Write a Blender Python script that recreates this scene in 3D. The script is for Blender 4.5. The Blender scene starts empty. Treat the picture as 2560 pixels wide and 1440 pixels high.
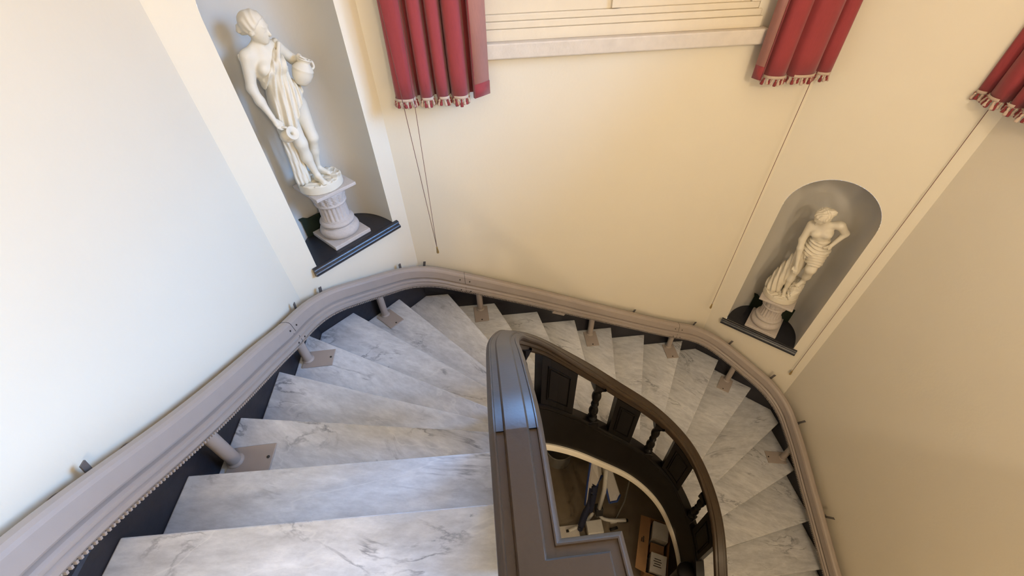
import bpy, math, random
import numpy as np
from mathutils import Vector, Matrix

random.seed(7)
scene = bpy.context.scene
COL = scene.collection

# ------------------------------------------------------------------ camera, world, lights, exposure
ZC = 5.36                                    # camera height above the ground floor of the stairwell
FPX = 1057.0465
cam_d = bpy.data.cameras.new('camera')
cam_d.sensor_width = 36.0
cam_d.lens = FPX / 2560.0 * 36.0
cam_d.clip_start = 0.02
cam = bpy.data.objects.new('camera', cam_d)
COL.objects.link(cam)
RT = Vector((0.9945563, -0.1012752, -0.02451726))
UP = Vector((0.0882527, 0.69359465, 0.71493911))
FW = Vector((0.05540056, 0.71321091, -0.69875674))
cam.matrix_world = Matrix(((RT.x, UP.x, -FW.x, 0), (RT.y, UP.y, -FW.y, 0), (RT.z, UP.z, -FW.z, ZC), (0, 0, 0, 1)))
scene.camera = cam

vs = scene.view_settings
vs.view_transform = 'Standard'
vs.look = 'None'
vs.gamma = 1.0
vs.use_curve_mapping = False
vs.exposure = 0.04
cy = scene.cycles
cy.max_bounces = 5
cy.diffuse_bounces = 3
cy.adaptive_threshold = 0.06
cy.adaptive_min_samples = 12
cy.glossy_bounces = 3
cy.transparent_max_bounces = 6
cy.transmission_bounces = 4
cy.caustics_reflective = False
cy.caustics_refractive = False
cy.sample_clamp_indirect = 6.0

W = bpy.data.worlds.new('sky')
scene.world = W
W.use_nodes = True
wn = W.node_tree.nodes
wl = W.node_tree.links
wn.clear()
tc = wn.new('ShaderNodeTexCoord')
sx = wn.new('ShaderNodeSeparateXYZ')
rp = wn.new('ShaderNodeValToRGB')
bg = wn.new('ShaderNodeBackground')
wo = wn.new('ShaderNodeOutputWorld')
mr = wn.new('ShaderNodeMapRange')
mr.inputs['From Min'].default_value = -1
mr.inputs['From Max'].default_value = 1
wl.new(tc.outputs['Generated'], sx.inputs[0])
wl.new(sx.outputs['Z'], mr.inputs['Value'])
wl.new(mr.outputs[0], rp.inputs[0])
cr = rp.color_ramp
cr.elements[0].position = 0.565
cr.elements[0].color = (0.30, 0.265, 0.21, 1)       # sunlit ground and houses across the street
cr.elements[1].position = 1.0
cr.elements[1].color = (0.30, 0.58, 1.25, 1)
e = cr.elements.new(0.62)
e.color = (0.32, 0.76, 1.56, 1)
wl.new(rp.outputs[0], bg.inputs[0])
bg.inputs[1].default_value = 27.5
wl.new(bg.outputs[0], wo.inputs[0])


def portal(name, loc, rot, sx_, sy_):
    d = bpy.data.lights.new(name, 'AREA')
    d.shape = 'RECTANGLE'
    d.size = sx_
    d.size_y = sy_
    d.cycles.is_portal = True
    o = bpy.data.objects.new(name, d)
    o.location = loc
    o.rotation_euler = rot
    COL.objects.link(o)
    return o


portal('portal_back', (0.82, 2.80, ZC + 0.52), (math.radians(-90), 0, 0), 1.66, 1.9)
portal('portal_right', (3.0, 0.72, ZC + 0.52), (0, math.radians(90), 0), 1.9, 1.66)


def lamp(name, loc, power, col, r):
    d = bpy.data.lights.new(name, 'POINT')
    d.energy = power
    d.color = col
    d.shadow_soft_size = r
    o = bpy.data.objects.new(name, d)
    o.location = loc
    COL.objects.link(o)
    return o


lamp('lamp_stairwell', (1.30, 0.55, ZC - 0.03), 21, (1.0, 0.76, 0.48), 0.16)
lamp('hall_fill', (1.9, -1.3, 2.55), 50, (1.0, 0.78, 0.52), 0.15)  # unseen fill light, added to brighten the lower flight and the well
lamp('landing_fill', (1.05, -1.7, ZC + 0.7), 112, (1.0, 0.83, 0.63), 0.12)  # fill light behind the camera, added to lift the back and right walls


# ------------------------------------------------------------------ helpers
def Z(z):
    return z + ZC


def mesh_obj(name, verts, faces, mat=None, parent=None, smooth=False, mats=None, midx=None, auto=None):
    me = bpy.data.meshes.new(name)
    me.from_pydata([tuple(map(float, v)) for v in verts], [], [tuple(map(int, f)) for f in faces])
    if mats:
        for m in mats:
            me.materials.append(m)
        if midx is not None:
            me.polygons.foreach_set('material_index', midx)
    elif mat:
        me.materials.append(mat)
    if smooth:
        me.polygons.foreach_set('use_smooth', [True] * len(me.polygons))
    me.update()
    o = bpy.data.objects.new(name, me)
    COL.objects.link(o)
    if auto is not None:
        me.polygons.foreach_set('use_smooth', [True] * len(me.polygons))
        me.set_sharp_from_angle(angle=math.radians(auto))
    if parent:
        o.parent = parent
    return o


def empty(name, loc=(0, 0, 0), rz=0.0):
    o = bpy.data.objects.new(name, None)
    o.location = loc
    o.rotation_euler = (0, 0, rz)
    o.empty_display_size = 0.05
    COL.objects.link(o)
    return o


def tag(o, label=None, cat=None, group=None, kind=None):
    if label:
        o['label'] = label
    if cat:
        o['category'] = cat
    if group:
        o['group'] = group
    if kind:
        o['kind'] = kind
    return o


class MB:
    """collects shapes that become ONE mesh object"""
    def __init__(s):
        s.v = []
        s.f = []

    def add(s, v, f):
        n = len(s.v)
        s.v += [tuple(x) for x in v]
        s.f += [tuple(i + n for i in q) for q in f]
        return s

    def box(s, x0, x1, y0, y1, z0, z1):
        v = [(x0, y0, z0), (x1, y0, z0), (x1, y1, z0), (x0, y1, z0), (x0, y0, z1), (x1, y0, z1), (x1, y1, z1), (x0, y1, z1)]
        return s.add(v, [(0, 3, 2, 1), (4, 5, 6, 7), (0, 1, 5, 4), (1, 2, 6, 5), (2, 3, 7, 6), (3, 0, 4, 7)])

    def bbox(s, c, ax, ay, az):
        """oriented box: centre and three half-axis vectors"""
        c, ax, ay, az = map(np.array, (c, ax, ay, az))
        v = [c + a * ax + b * ay + d * az for d in (-1, 1) for a, b in ((-1, -1), (1, -1), (1, 1), (-1, 1))]
        return s.add(v, [(0, 3, 2, 1), (4, 5, 6, 7), (0, 1, 5, 4), (1, 2, 6, 5), (2, 3, 7, 6), (3, 0, 4, 7)])

    def prism(s, poly, z0, z1):
        n = len(poly)
        v = [(p[0], p[1], z0) for p in poly] + [(p[0], p[1], z1) for p in poly]
        f = [tuple(range(n))[::-1], tuple(range(n, 2 * n))] + [(i, (i + 1) % n, n + (i + 1) % n, n + i) for i in range(n)]
        return s.add(v, f)

    def loft(s, rings, closed=True, caps=True):
        n = len(rings[0])
        v = [p for r in rings for p in r]
        f = []
        for i in range(len(rings) - 1):
            for j in range(n if closed else n - 1):
                a = i * n + j
                b = i * n + (j + 1) % n
                f.append((a, b, b + n, a + n))
        if caps and closed:
            f.append(tuple(range(n))[::-1])
            f.append(tuple(range((len(rings) - 1) * n, len(rings) * n)))
        return s.add(v, f)

    def lathe(s, prof, seg=24, c=(0, 0, 0), flute=None):
        rings = []
        for r, z in prof:
            ring = []
            for i in range(seg):
                a = 2 * math.pi * i / seg
                ring.append((c[0] + r * math.cos(a), c[1] + r * math.sin(a), c[2] + z))
            rings.append(ring)
        return s.loft(rings)

    def tube(s, pts, r, seg=8, caps=True):
        pts = [np.array(p, float) for p in pts]
        rr = r if isinstance(r, (list, tuple)) else [r] * len(pts)
        rings = []
        ref = np.array((0.13, 0.27, 0.95))
        for i, p in enumerate(pts):
            t = pts[min(i + 1, len(pts) - 1)] - pts[max(i - 1, 0)]
            t /= np.linalg.norm(t) + 1e-9
            u = np.cross(ref, t)
            if np.linalg.norm(u) < 0.15:
                u = np.cross(np.array((1.0, 0.1, 0.0)), t)
            u /= np.linalg.norm(u)
            w = np.cross(t, u)
            rings.append([p + rr[i] * (math.cos(a) * u + math.sin(a) * w) for a in [2 * math.pi * k / seg for k in range(seg)]])
        return s.loft(rings, True, caps)

    def build(s, name, mat=None, parent=None, **k):
        return mesh_obj(name, s.v, s.f, mat, parent, **k)


def bevel(o, w=0.003, seg=2, ang=35):
    m = o.modifiers.new('bevel', 'BEVEL')
    m.width = w
    m.segments = seg
    m.limit_method = 'ANGLE'
    m.angle_limit = math.radians(ang)
    return o


# ------------------------------------------------------------------ materials
def new_mat(name):
    m = bpy.data.materials.new(name)
    m.use_nodes = True
    nt = m.node_tree
    b = nt.nodes['Principled BSDF']
    return m, nt, b


def plain(name, col, rough=0.5, metal=0.0, var=0.08, scale=30.0, bump=0.0, bscale=80.0, coat=0.0, spec=0.5, coatr=0.15):
    m, nt, b = new_mat(name)
    b.inputs['Roughness'].default_value = rough
    b.inputs['Metallic'].default_value = metal
    b.inputs['Specular IOR Level'].default_value = spec
    b.inputs['Coat Weight'].default_value = coat
    b.inputs['Coat Roughness'].default_value = coatr
    t = nt.nodes.new('ShaderNodeTexCoord')
    n = nt.nodes.new('ShaderNodeTexNoise')
    n.inputs['Scale'].default_value = scale
    n.inputs['Detail'].default_value = 4
    nt.links.new(t.outputs['Object'], n.inputs['Vector'])
    mx = nt.nodes.new('ShaderNodeMix')
    mx.data_type = 'RGBA'
    mx.inputs['A'].default_value = (*[c * (1 - var) for c in col], 1)
    mx.inputs['B'].default_value = (*[min(1, c * (1 + var)) for c in col], 1)
    nt.links.new(n.outputs['Fac'], mx.inputs['Factor'])
    nt.links.new(mx.outputs['Result'], b.inputs['Base Color'])
    if bump:
        n2 = nt.nodes.new('ShaderNodeTexNoise')
        n2.inputs['Scale'].default_value = bscale
        n2.inputs['Detail'].default_value = 3
        nt.links.new(t.outputs['Object'], n2.inputs['Vector'])
        bp = nt.nodes.new('ShaderNodeBump')
        bp.inputs['Strength'].default_value = bump
        bp.inputs['Distance'].default_value = 0.01
        nt.links.new(n2.outputs['Fac'], bp.inputs['Height'])
        nt.links.new(bp.outputs[0], b.inputs['Normal'])
    return m


def marble_mat():
    m, nt, b = new_mat('grey_veined_marble')
    b.inputs['Roughness'].default_value = 0.38
    N = nt.nodes.new
    L = nt.links.new
    t = N('ShaderNodeTexCoord')
    oi = N('ShaderNodeObjectInfo')
    ml = N('ShaderNodeMath')
    ml.operation = 'MULTIPLY'
    ml.inputs[1].default_value = 37.0
    L(oi.outputs['Random'], ml.inputs[0])
    mp = N('ShaderNodeMapping')
    cx = N('ShaderNodeCombineXYZ')
    L(ml.outputs[0], cx.inputs[0])
    L(ml.outputs[0], cx.inputs[1])
    L(ml.outputs[0], cx.inputs[2])
    L(cx.outputs[0], mp.inputs['Location'])
    r6 = N('ShaderNodeMath')
    r6.operation = 'MULTIPLY'
    r6.inputs[1].default_value = 0.8
    L(oi.outputs['Random'], r6.inputs[0])
    cr_ = N('ShaderNodeCombineXYZ')
    L(r6.outputs[0], cr_.inputs[2])
    L(cr_.outputs[0], mp.inputs['Rotation'])
    L(t.outputs['Object'], mp.inputs['Vector'])
    # soft cloud
    n1 = N('ShaderNodeTexNoise')
    n1.inputs['Scale'].default_value = 3.2
    n1.inputs['Detail'].default_value = 8
    n1.inputs['Roughness'].default_value = 0.68
    n1.inputs['Distortion'].default_value = 0.6
    st = N('ShaderNodeMapping')
    st.inputs['Scale'].default_value = (0.55, 1.6, 1.0)
    st.inputs['Rotation'].default_value = (0, 0, 0.35)
    L(mp.outputs[0], st.inputs['Vector'])
    L(st.outputs[0], n1.inputs['Vector'])
    cr1 = N('ShaderNodeValToRGB')
    cr1.color_ramp.elements[0].position = 0.30
    cr1.color_ramp.elements[0].color = (0.49, 0.495, 0.51, 1)
    cr1.color_ramp.elements[1].position = 0.72
    cr1.color_ramp.elements[1].color = (0.76, 0.755, 0.75, 1)
    L(n1.outputs['Fac'], cr1.inputs[0])
    # fine mottling
    n4 = N('ShaderNodeTexNoise')
    n4.inputs['Scale'].default_value = 22
    n4.inputs['Detail'].default_value = 6
    n4.inputs['Roughness'].default_value = 0.7
    L(st.outputs[0], n4.inputs['Vector'])
    mr4 = N('ShaderNodeMapRange')
    mr4.inputs['From Min'].default_value = 0.3
    mr4.inputs['From Max'].default_value = 0.7
    mr4.inputs['To Min'].default_value = 0.80
    mr4.inputs['To Max'].default_value = 1.12
    L(n4.outputs['Fac'], mr4.inputs['Value'])
    mm = N('ShaderNodeMix')
    mm.data_type = 'RGBA'
    mm.blend_type = 'MULTIPLY'
    mm.inputs['Factor'].default_value = 1.0
    L(cr1.outputs[0], mm.inputs['A'])
    L(mr4.outputs[0], mm.inputs['B'])
    # dark veins: |noise-0.5| ridge
    n2 = N('ShaderNodeTexNoise')
    n2.inputs['Scale'].default_value = 2.3
    n2.inputs['Detail'].default_value = 7
    n2.inputs['Roughness'].default_value = 0.62
    n2.inputs['Distortion'].default_value = 1.1
    L(st.outputs[0], n2.inputs['Vector'])
    s = N('ShaderNodeMath')
    s.operation = 'SUBTRACT'
    s.inputs[1].default_value = 0.5
    L(n2.outputs['Fac'], s.inputs[0])
    a = N('ShaderNodeMath')
    a.operation = 'ABSOLUTE'
    L(s.outputs[0], a.inputs[0])
    cr2 = N('ShaderNodeValToRGB')
    cr2.color_ramp.elements[0].position = 0.0
    cr2.color_ramp.elements[0].color = (1, 1, 1, 1)
    cr2.color_ramp.elements[1].position = 0.022
    cr2.color_ramp.elements[1].color = (0, 0, 0, 1)
    L(a.outputs[0], cr2.inputs[0])
    n3 = N('ShaderNodeTexNoise')
    n3.inputs['Scale'].default_value = 4.5
    n3.inputs['Detail'].default_value = 3
    L(mp.outputs[0], n3.inputs['Vector'])
    cr3 = N('ShaderNodeValToRGB')
    cr3.color_ramp.elements[0].position = 0.50
    cr3.color_ramp.elements[1].position = 0.66
    L(n3.outputs['Fac'], cr3.inputs[0])
    mv = N('ShaderNodeMath')
    mv.operation = 'MULTIPLY'
    L(cr2.outputs[0], mv.inputs[0])
    L(cr3.outputs[0], mv.inputs[1])
    mv2 = N('ShaderNodeMath')
    mv2.operation = 'MULTIPLY'
    mv2.inputs[1].default_value = 0.75
    L(mv.outputs[0], mv2.inputs[0])
    mx = N('ShaderNodeMix')
    mx.data_type = 'RGBA'
    L(mv2.outputs[0], mx.inputs['Factor'])
    L(mm.outputs['Result'], mx.inputs['A'])
    mx.inputs['B'].default_value = (0.13, 0.13, 0.15, 1)
    # pale veins
    w = N('ShaderNodeTexNoise')
    w.inputs['Scale'].default_value = 1.5
    w.inputs['Detail'].default_value = 5
    w.inputs['Distortion'].default_value = 0.8
    off = N('ShaderNodeMapping')
    off.inputs['Location'].default_value = (5.3, 1.7, 9.1)
    L(st.outputs[0], off.inputs['Vector'])
    L(off.outputs[0], w.inputs['Vector'])
    s2 = N('ShaderNodeMath')
    s2.operation = 'SUBTRACT'
    s2.inputs[1].default_value = 0.48
    L(w.outputs['Fac'], s2.inputs[0])
    a2 = N('ShaderNodeMath')
    a2.operation = 'ABSOLUTE'
    L(s2.outputs[0], a2.inputs[0])
    cr4 = N('ShaderNodeValToRGB')
    cr4.color_ramp.elements[0].position = 0.0
    cr4.color_ramp.elements[0].color = (0.35, 0.35, 0.35, 1)
    cr4.color_ramp.elements[1].position = 0.008
    cr4.color_ramp.elements[1].color = (0, 0, 0, 1)
    L(a2.outputs[0], cr4.inputs[0])
    mx2 = N('ShaderNodeMix')
    mx2.data_type = 'RGBA'
    L(cr4.outputs[0], mx2.inputs['Factor'])
    L(mx.outputs['Result'], mx2.inputs['A'])
    mx2.inputs['B'].default_value = (0.80, 0.79, 0.76, 1)
    L(mx2.outputs['Result'], b.inputs['Base Color'])
    return m


def glass_mat():
    m, nt, b = new_mat('window_glass')
    nt.nodes.remove(b)
    out = nt.nodes['Material Output']
    tr = nt.nodes.new('ShaderNodeBsdfTransparent')
    gl = nt.nodes.new('ShaderNodeBsdfGlossy')
    gl.inputs['Roughness'].default_value = 0.02
    fr = nt.nodes.new('ShaderNodeFresnel')
    fr.inputs['IOR'].default_value = 1.45
    mx = nt.nodes.new('ShaderNodeMixShader')
    nt.links.new(fr.outputs[0], mx.inputs[0])
    nt.links.new(tr.outputs[0], mx.inputs[1])
    nt.links.new(gl.outputs[0], mx.inputs[2])
    nt.links.new(mx.outputs[0], out.inputs[0])
    return m


def cloth_mat(name, col, trans=0.25, scale=260.0):
    m, nt, b = new_mat(name)
    b.inputs['Roughness'].default_value = 0.85
    b.inputs['Sheen Weight'].default_value = 0.25
    b.inputs['Specular IOR Level'].default_value = 0.2
    t = nt.nodes.new('ShaderNodeTexCoord')
    w = nt.nodes.new('ShaderNodeTexNoise')
    w.inputs['Scale'].default_value = scale
    mp = nt.nodes.new('ShaderNodeMapping')
    mp.inputs['Scale'].default_value = (1, 1, 0.12)
    nt.links.new(t.outputs['Object'], mp.inputs[0])
    nt.links.new(mp.outputs[0], w.inputs['Vector'])
    mx = nt.nodes.new('ShaderNodeMix')
    mx.data_type = 'RGBA'
    mx.inputs['A'].default_value = (*[c * 0.88 for c in col], 1)
    mx.inputs['B'].default_value = (*[min(1, c * 1.1) for c in col], 1)
    nt.links.new(w.outputs['Fac'], mx.inputs['Factor'])
    nt.links.new(mx.outputs['Result'], b.inputs['Base Color'])
    if trans:
        out = nt.nodes['Material Output']
        tl = nt.nodes.new('ShaderNodeBsdfTranslucent')
        nt.links.new(mx.outputs['Result'], tl.inputs[0])
        ms = nt.nodes.new('ShaderNodeMixShader')
        ms.inputs[0].default_value = trans
        nt.links.new(b.outputs[0], ms.inputs[1])
        nt.links.new(tl.outputs[0], ms.inputs[2])
        nt.links.new(ms.outputs[0], out.inputs[0])
    return m


CREAM = (0.855, 0.77, 0.605)
M = dict(
    wall=plain('cream_wall_paint', CREAM, 0.75, var=0.025, scale=2.2, bump=0.06, bscale=55, spec=0.25),
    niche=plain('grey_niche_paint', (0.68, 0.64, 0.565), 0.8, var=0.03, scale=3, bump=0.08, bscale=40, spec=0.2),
    trim=plain('cream_gloss_paint', (0.80, 0.70, 0.54), 0.45, var=0.06, scale=9, bump=0.1, bscale=60),
    sillstone=plain('painted_stone_sill', (0.72, 0.64, 0.54), 0.6, var=0.14, scale=14, bump=0.25, bscale=45),
    ceiling=plain('white_ceiling_paint', (0.82, 0.80, 0.75), 0.85, var=0.02),
    skirt=plain('black_skirting_paint', (0.018, 0.016, 0.020), 0.42, var=0.35, scale=12, bump=0.12, bscale=30),
    marble=marble_mat(),
    wood=plain('black_stained_wood', (0.0065, 0.005, 0.0045), 0.36, var=0.35, scale=7, bump=0.03, bscale=120, spec=0.22),
    railwood=plain('brown_varnished_wood', (0.042, 0.025, 0.0125), 0.42, var=0.22, scale=6, bump=0.03, bscale=140, spec=0.30, coat=0.08, coatr=0.24),
    soffit=plain('cream_soffit_plaster', (0.80, 0.74, 0.62), 0.8, var=0.04, scale=6, bump=0.05),
    floor=plain('dull_brown_floor', (0.22, 0.18, 0.13), 0.5, var=0.3, scale=4, bump=0.05),
    steel=plain('taupe_powder_coat', (0.40, 0.335, 0.285), 0.48, var=0.05, scale=20, bump=0.02, bscale=300),
    tab=plain('grey_metal_tab', (0.17, 0.15, 0.14), 0.45, metal=0.4, var=0.1),
    bolt=plain('dark_bolt', (0.05, 0.045, 0.04), 0.5, metal=0.5),
    shelf=plain('black_shelf_paint', (0.022, 0.022, 0.027), 0.33, var=0.25, scale=25, bump=0.05, coat=0.3),
    statue=plain('ivory_plaster', (0.83, 0.745, 0.585), 0.55, var=0.05, scale=18, bump=0.06, bscale=90),
    pedestal=plain('pink_grey_cast_stone', (0.62, 0.54, 0.47), 0.8, var=0.10, scale=60, bump=0.35, bscale=160),
    green=plain('dark_green_card', (0.012, 0.022, 0.010), 0.6, var=0.3),
    red=cloth_mat('crimson_curtain_cloth', (0.37, 0.060, 0.064), 0.10),
    lining=cloth_mat('salmon_curtain_lining', (0.84, 0.45, 0.36), 0.5),
    fringe_c=cloth_mat('cream_fringe', (0.66, 0.50, 0.38), 0.1),
    fringe_r=cloth_mat('crimson_fringe', (0.30, 0.05, 0.05), 0.1),
    cord=plain('brown_cord', (0.16, 0.06, 0.04), 0.7),
    brass=plain('brass_pull', (0.62, 0.45, 0.20), 0.32, metal=0.9),
    glass=glass_mat(),
    whitem=plain('white_enamel', (0.78, 0.77, 0.74), 0.35),
    wcloth=plain('white_padded_cloth', (0.74, 0.71, 0.68), 0.85, var=0.06, scale=40, bump=0.2),
    blue=plain('blue_edging', (0.03, 0.07, 0.28), 0.7),
    navy=plain('navy_bag_cloth', (0.02, 0.025, 0.06), 0.7),
    black=plain('black_plastic', (0.015, 0.015, 0.016), 0.45),
    card=plain('brown_cardboard', (0.42, 0.235, 0.11), 0.8, var=0.08, bump=0.1),
    print=plain('dark_print', (0.05, 0.035, 0.03), 0.7),
    redp=plain('red_plastic', (0.35, 0.03, 0.03), 0.5),
    grey=plain('grey_plastic', (0.30, 0.30, 0.29), 0.5),
)

# ------------------------------------------------------------------ measured plan of the stairwell (metres, z below the lens)
RISE, Z0 = 0.165, -1.3987
XL, YB, XR = -1.195, 2.630, 2.830                       # wall faces
A1, B1 = np.array((XL, 2.000)), np.array((-0.545, YB))    # left chamfer
C1, D1 = np.array((2.175, YB)), np.array((XR, 1.995))     # right chamfer
SK = 0.025                                              # skirting thickness
SXL, SYB, SXR = XL + SK, YB - SK, XR - SK
SA, SB = np.array((SXL, 1.992)), np.array((-0.535, SYB))
SC, SD = np.array((2.165, SYB)), np.array((SXR, 1.985))
FRONT = -3.0                                            # wall behind the photographer
CEIL = 2.2
FLOORZ = -ZC
# outer nosing points on the wall and inner ones on the balustrade curve, per tread
OUT = {0: (-1.17, .507), 1: (-1.17, .757), 2: (-1.17, 1.085), 3: (-1.17, 1.449), 4: (-1.17, 1.841), 5: (-.983, 2.163), 6: (-.713, 2.429),
       7: (-.349, SYB), 8: (.041, SYB), 9: (.428, SYB), 10: (.789, SYB), 11: (1.167, SYB), 12: (1.535, SYB), 13: (1.981, SYB), 14: (2.343, 2.431),
       15: (2.624, 2.161), 16: (SXR, 1.835), 17: (SXR, 1.428), 18: (SXR, 1.03), 19: (SXR, .679), 20: (SXR, .33), 21: (SXR, -.02), 22: (SXR, -.37), 23: (SXR, -.72)}
INN = {0: (-.023, .478), 1: (-.023, .729), 2: (-.014, .879), 3: (.013, 1.003), 4: (.072, 1.135), 5: (.157, 1.247), 6: (.262, 1.33), 7: (.361, 1.38),
       8: (.505, 1.424), 9: (.633, 1.443), 10: (.782, 1.45), 11: (.94, 1.447), 12: (1.091, 1.431), 13: (1.238, 1.393), 14: (1.377, 1.324), 15: (1.48, 1.24),
       16: (1.556, 1.141), 17: (1.618, .999), 18: (1.646, .85), 19: (1.653, .66), 20: (1.653, .33), 21: (1.653, -.02), 22: (1.653, -.37), 23: (1.653, -.72)}
NK = 24


def zk(k):
    return Z0 - RISE * k


# balustrade curve (outer edge of the handrail): superellipse with straight legs
def sup(a=.838, y0=.7, b=.75, n=2.5, m=160):
    t = np.linspace(0, math.pi, m)
    c, s = np.cos(t), np.abs(np.sin(t))
    x = .815 - a * np.sign(c) * np.abs(c) ** (2 / n)
    y = y0 + b * s ** (2 / n)
    P = np.c_[x, y]
    L0 = np.c_[np.full(14, .815 - a), np.linspace(.30, .69, 14)]
    R0 = np.c_[np.full(30, .815 + a), np.linspace(.69, -.9, 30)]
    Q = np.vstack([L0, P, R0])
    g = np.clip(.95 - Q[:, 1], 0, .55) * (Q[:, 0] > .815)
    Q[:, 0] -= .30 * g ** 2                             # the right leg bows in towards the foot newel
    return Q


def resample(P, ds):
    P = np.asarray(P, float)
    seg = np.linalg.norm(np.diff(P, axis=0), axis=1)
    S = np.r_[0, np.cumsum(seg)]
    n = max(2, int(round(S[-1] / ds)) + 1)
    s = np.linspace(0, S[-1], n)
    return np.c_[[np.interp(s, S, P[:, i]) for i in range(P.shape[1])]].T


def arclen(P):
    return np.r_[0, np.cumsum(np.linalg.norm(np.diff(P, axis=0), axis=1))]


def normals2(P):
    """unit normal to the right-hand (inward) side of the walk"""
    T = np.gradient(P, axis=0)
    T /= np.linalg.norm(T, axis=1)[:, None]
    return np.c_[T[:, 1], -T[:, 0]]


def smooth1(v, n):
    k = np.hanning(n + 2)[1:-1]
    k /= k.sum()
    h_ = n // 2
    vp = np.r_[2 * v[0] - v[h_:0:-1], v, 2 * v[-1] - v[-2:-h_ - 2:-1]]
    return np.convolve(vp, k, 'valid')


BAL = resample(sup(), 0.02)
BS = arclen(BAL)
BN = normals2(BAL)
ks, ss = [], []
for k in range(NK):
    i = int(np.argmin(np.linalg.norm(BAL - np.array(INN[k]), axis=1)))
    ks.append(k)
    ss.append(BS[i])
BK = np.interp(BS, ss, ks)
lo = BS < ss[0]
BK[lo] = (BS[lo] - ss[0]) / 0.25
hi = BS > ss[-1]
BK[hi] = 23 + (BS[hi] - ss[-1]) / 0.35
BKs = smooth1(BK, 25)
LEVEL = -0.700                                          # top of the level rail over the landing
NZ = Z0 - RISE * BKs                                    # nosing line height along the balustrade
# over the upper steps the rail eases into the level run above the landing
_y = np.array([.30, .372, .437, .524, .61, .708, .885, 1.032])
_z = np.array([-.700, -.700, -.724, -.782, -.838, -.914, -1.077, -1.213])
left = (BAL[:, 0] < .4) & (BAL[:, 1] < 1.032)
NZ[left] = np.interp(BAL[left, 1], _y, _z) - .715
NZs = smooth1(NZ, 5)
NZ = np.where(BAL[:, 1] * (BAL[:, 0] < .4) + (BAL[:, 0] >= .4) < .42, NZ, NZs)
Y_LEVEL = .37


def bal_index(s0, s1):
    return np.where((BS >= s0 - 1e-6) & (BS <= s1 + 1e-6))[0]


def sweep_curve(prof, idx, zbase=None):
    """prof: list of (inward offset, height over the nosing line) swept along the balustrade curve"""
    zb = NZ if zbase is None else zbase
    rings = []
    for i in idx:
        rings.append([(BAL[i, 0] + BN[i, 0] * o, BAL[i, 1] + BN[i, 1] * o, Z(zb[i] + y)) for o, y in prof])
    return rings


# ------------------------------------------------------------------ the shell of the room
def wall_with_opening(name, axis, pos, thick, a0, a1, z0, z1, hole, mat):
    """a wall box around one rectangular opening; axis 'y' runs along x at y=pos, axis 'x' runs along y at x=pos"""
    h0, h1, hz0, hz1 = hole
    mb = MB()
    for (p, q, r, s) in ((a0, h0, z0, z1), (h1, a1, z0, z1), (h0, h1, z0, hz0), (h0, h1, hz1, z1)):
        if axis == 'y':
            mb.box(p, q, pos, pos + thick, Z(r), Z(s))
        else:
            mb.box(pos, pos + thick, p, q, Z(r), Z(s))
    return tag(mb.build(name, mat), kind='structure')


W1 = (0.00, 1.64, -0.66, 1.40)                          # window in the back wall: x0, x1, z0, z1
W2 = (-0.10, 1.54, -0.66, 1.40)                         # window in the right wall: y0, y1, z0, z1
tag(MB().box(XL - .12, XL, FRONT, 2.0, Z(FLOORZ), Z(CEIL)).build('wall_left', M['wall']), 'plain cream plaster wall along the upper flight', kind='structure')
o = wall_with_opening('wall_back', 'y', YB, .12, B1[0], C1[0], FLOORZ, CEIL, W1, M['wall'])
o['label'] = 'cream wall below the window facing the landing'
o = wall_with_opening('wall_right', 'x', XR, .12, FRONT, 1.995, FLOORZ, CEIL, W2, M['wall'])
o['label'] = 'cream wall along the lower flight'
tag(MB().box(XL - .12, XR + .12, FRONT - .12, FRONT, Z(FLOORZ), Z(CEIL)).build('wall_front', M['wall']), 'cream wall behind the landing', kind='structure')
tag(MB().box(XL - .12, XR + .12, FRONT - .12, YB + .6, Z(CEIL), Z(CEIL + .1)).build('ceiling', M['ceiling']), 'white ceiling over the stairwell', kind='structure')
tag(MB().box(XL - .12, XR + .12, FRONT - .12, YB + .6, Z(FLOORZ - .1), Z(FLOORZ)).build('floor', M['floor']), 'dull brown floor at the foot of the stairwell', kind='structure')


def frame(A, B):
    d = (B - A) / np.linalg.norm(B - A)
    return d, np.array((-d[1], d[0]))


D_1, N_1 = frame(A1, B1)
D_2, N_2 = frame(C1, D1)
NICHE_R, NICHE_DEPTH, NICHE_N = 0.302, 0.36, 2.5


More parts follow.
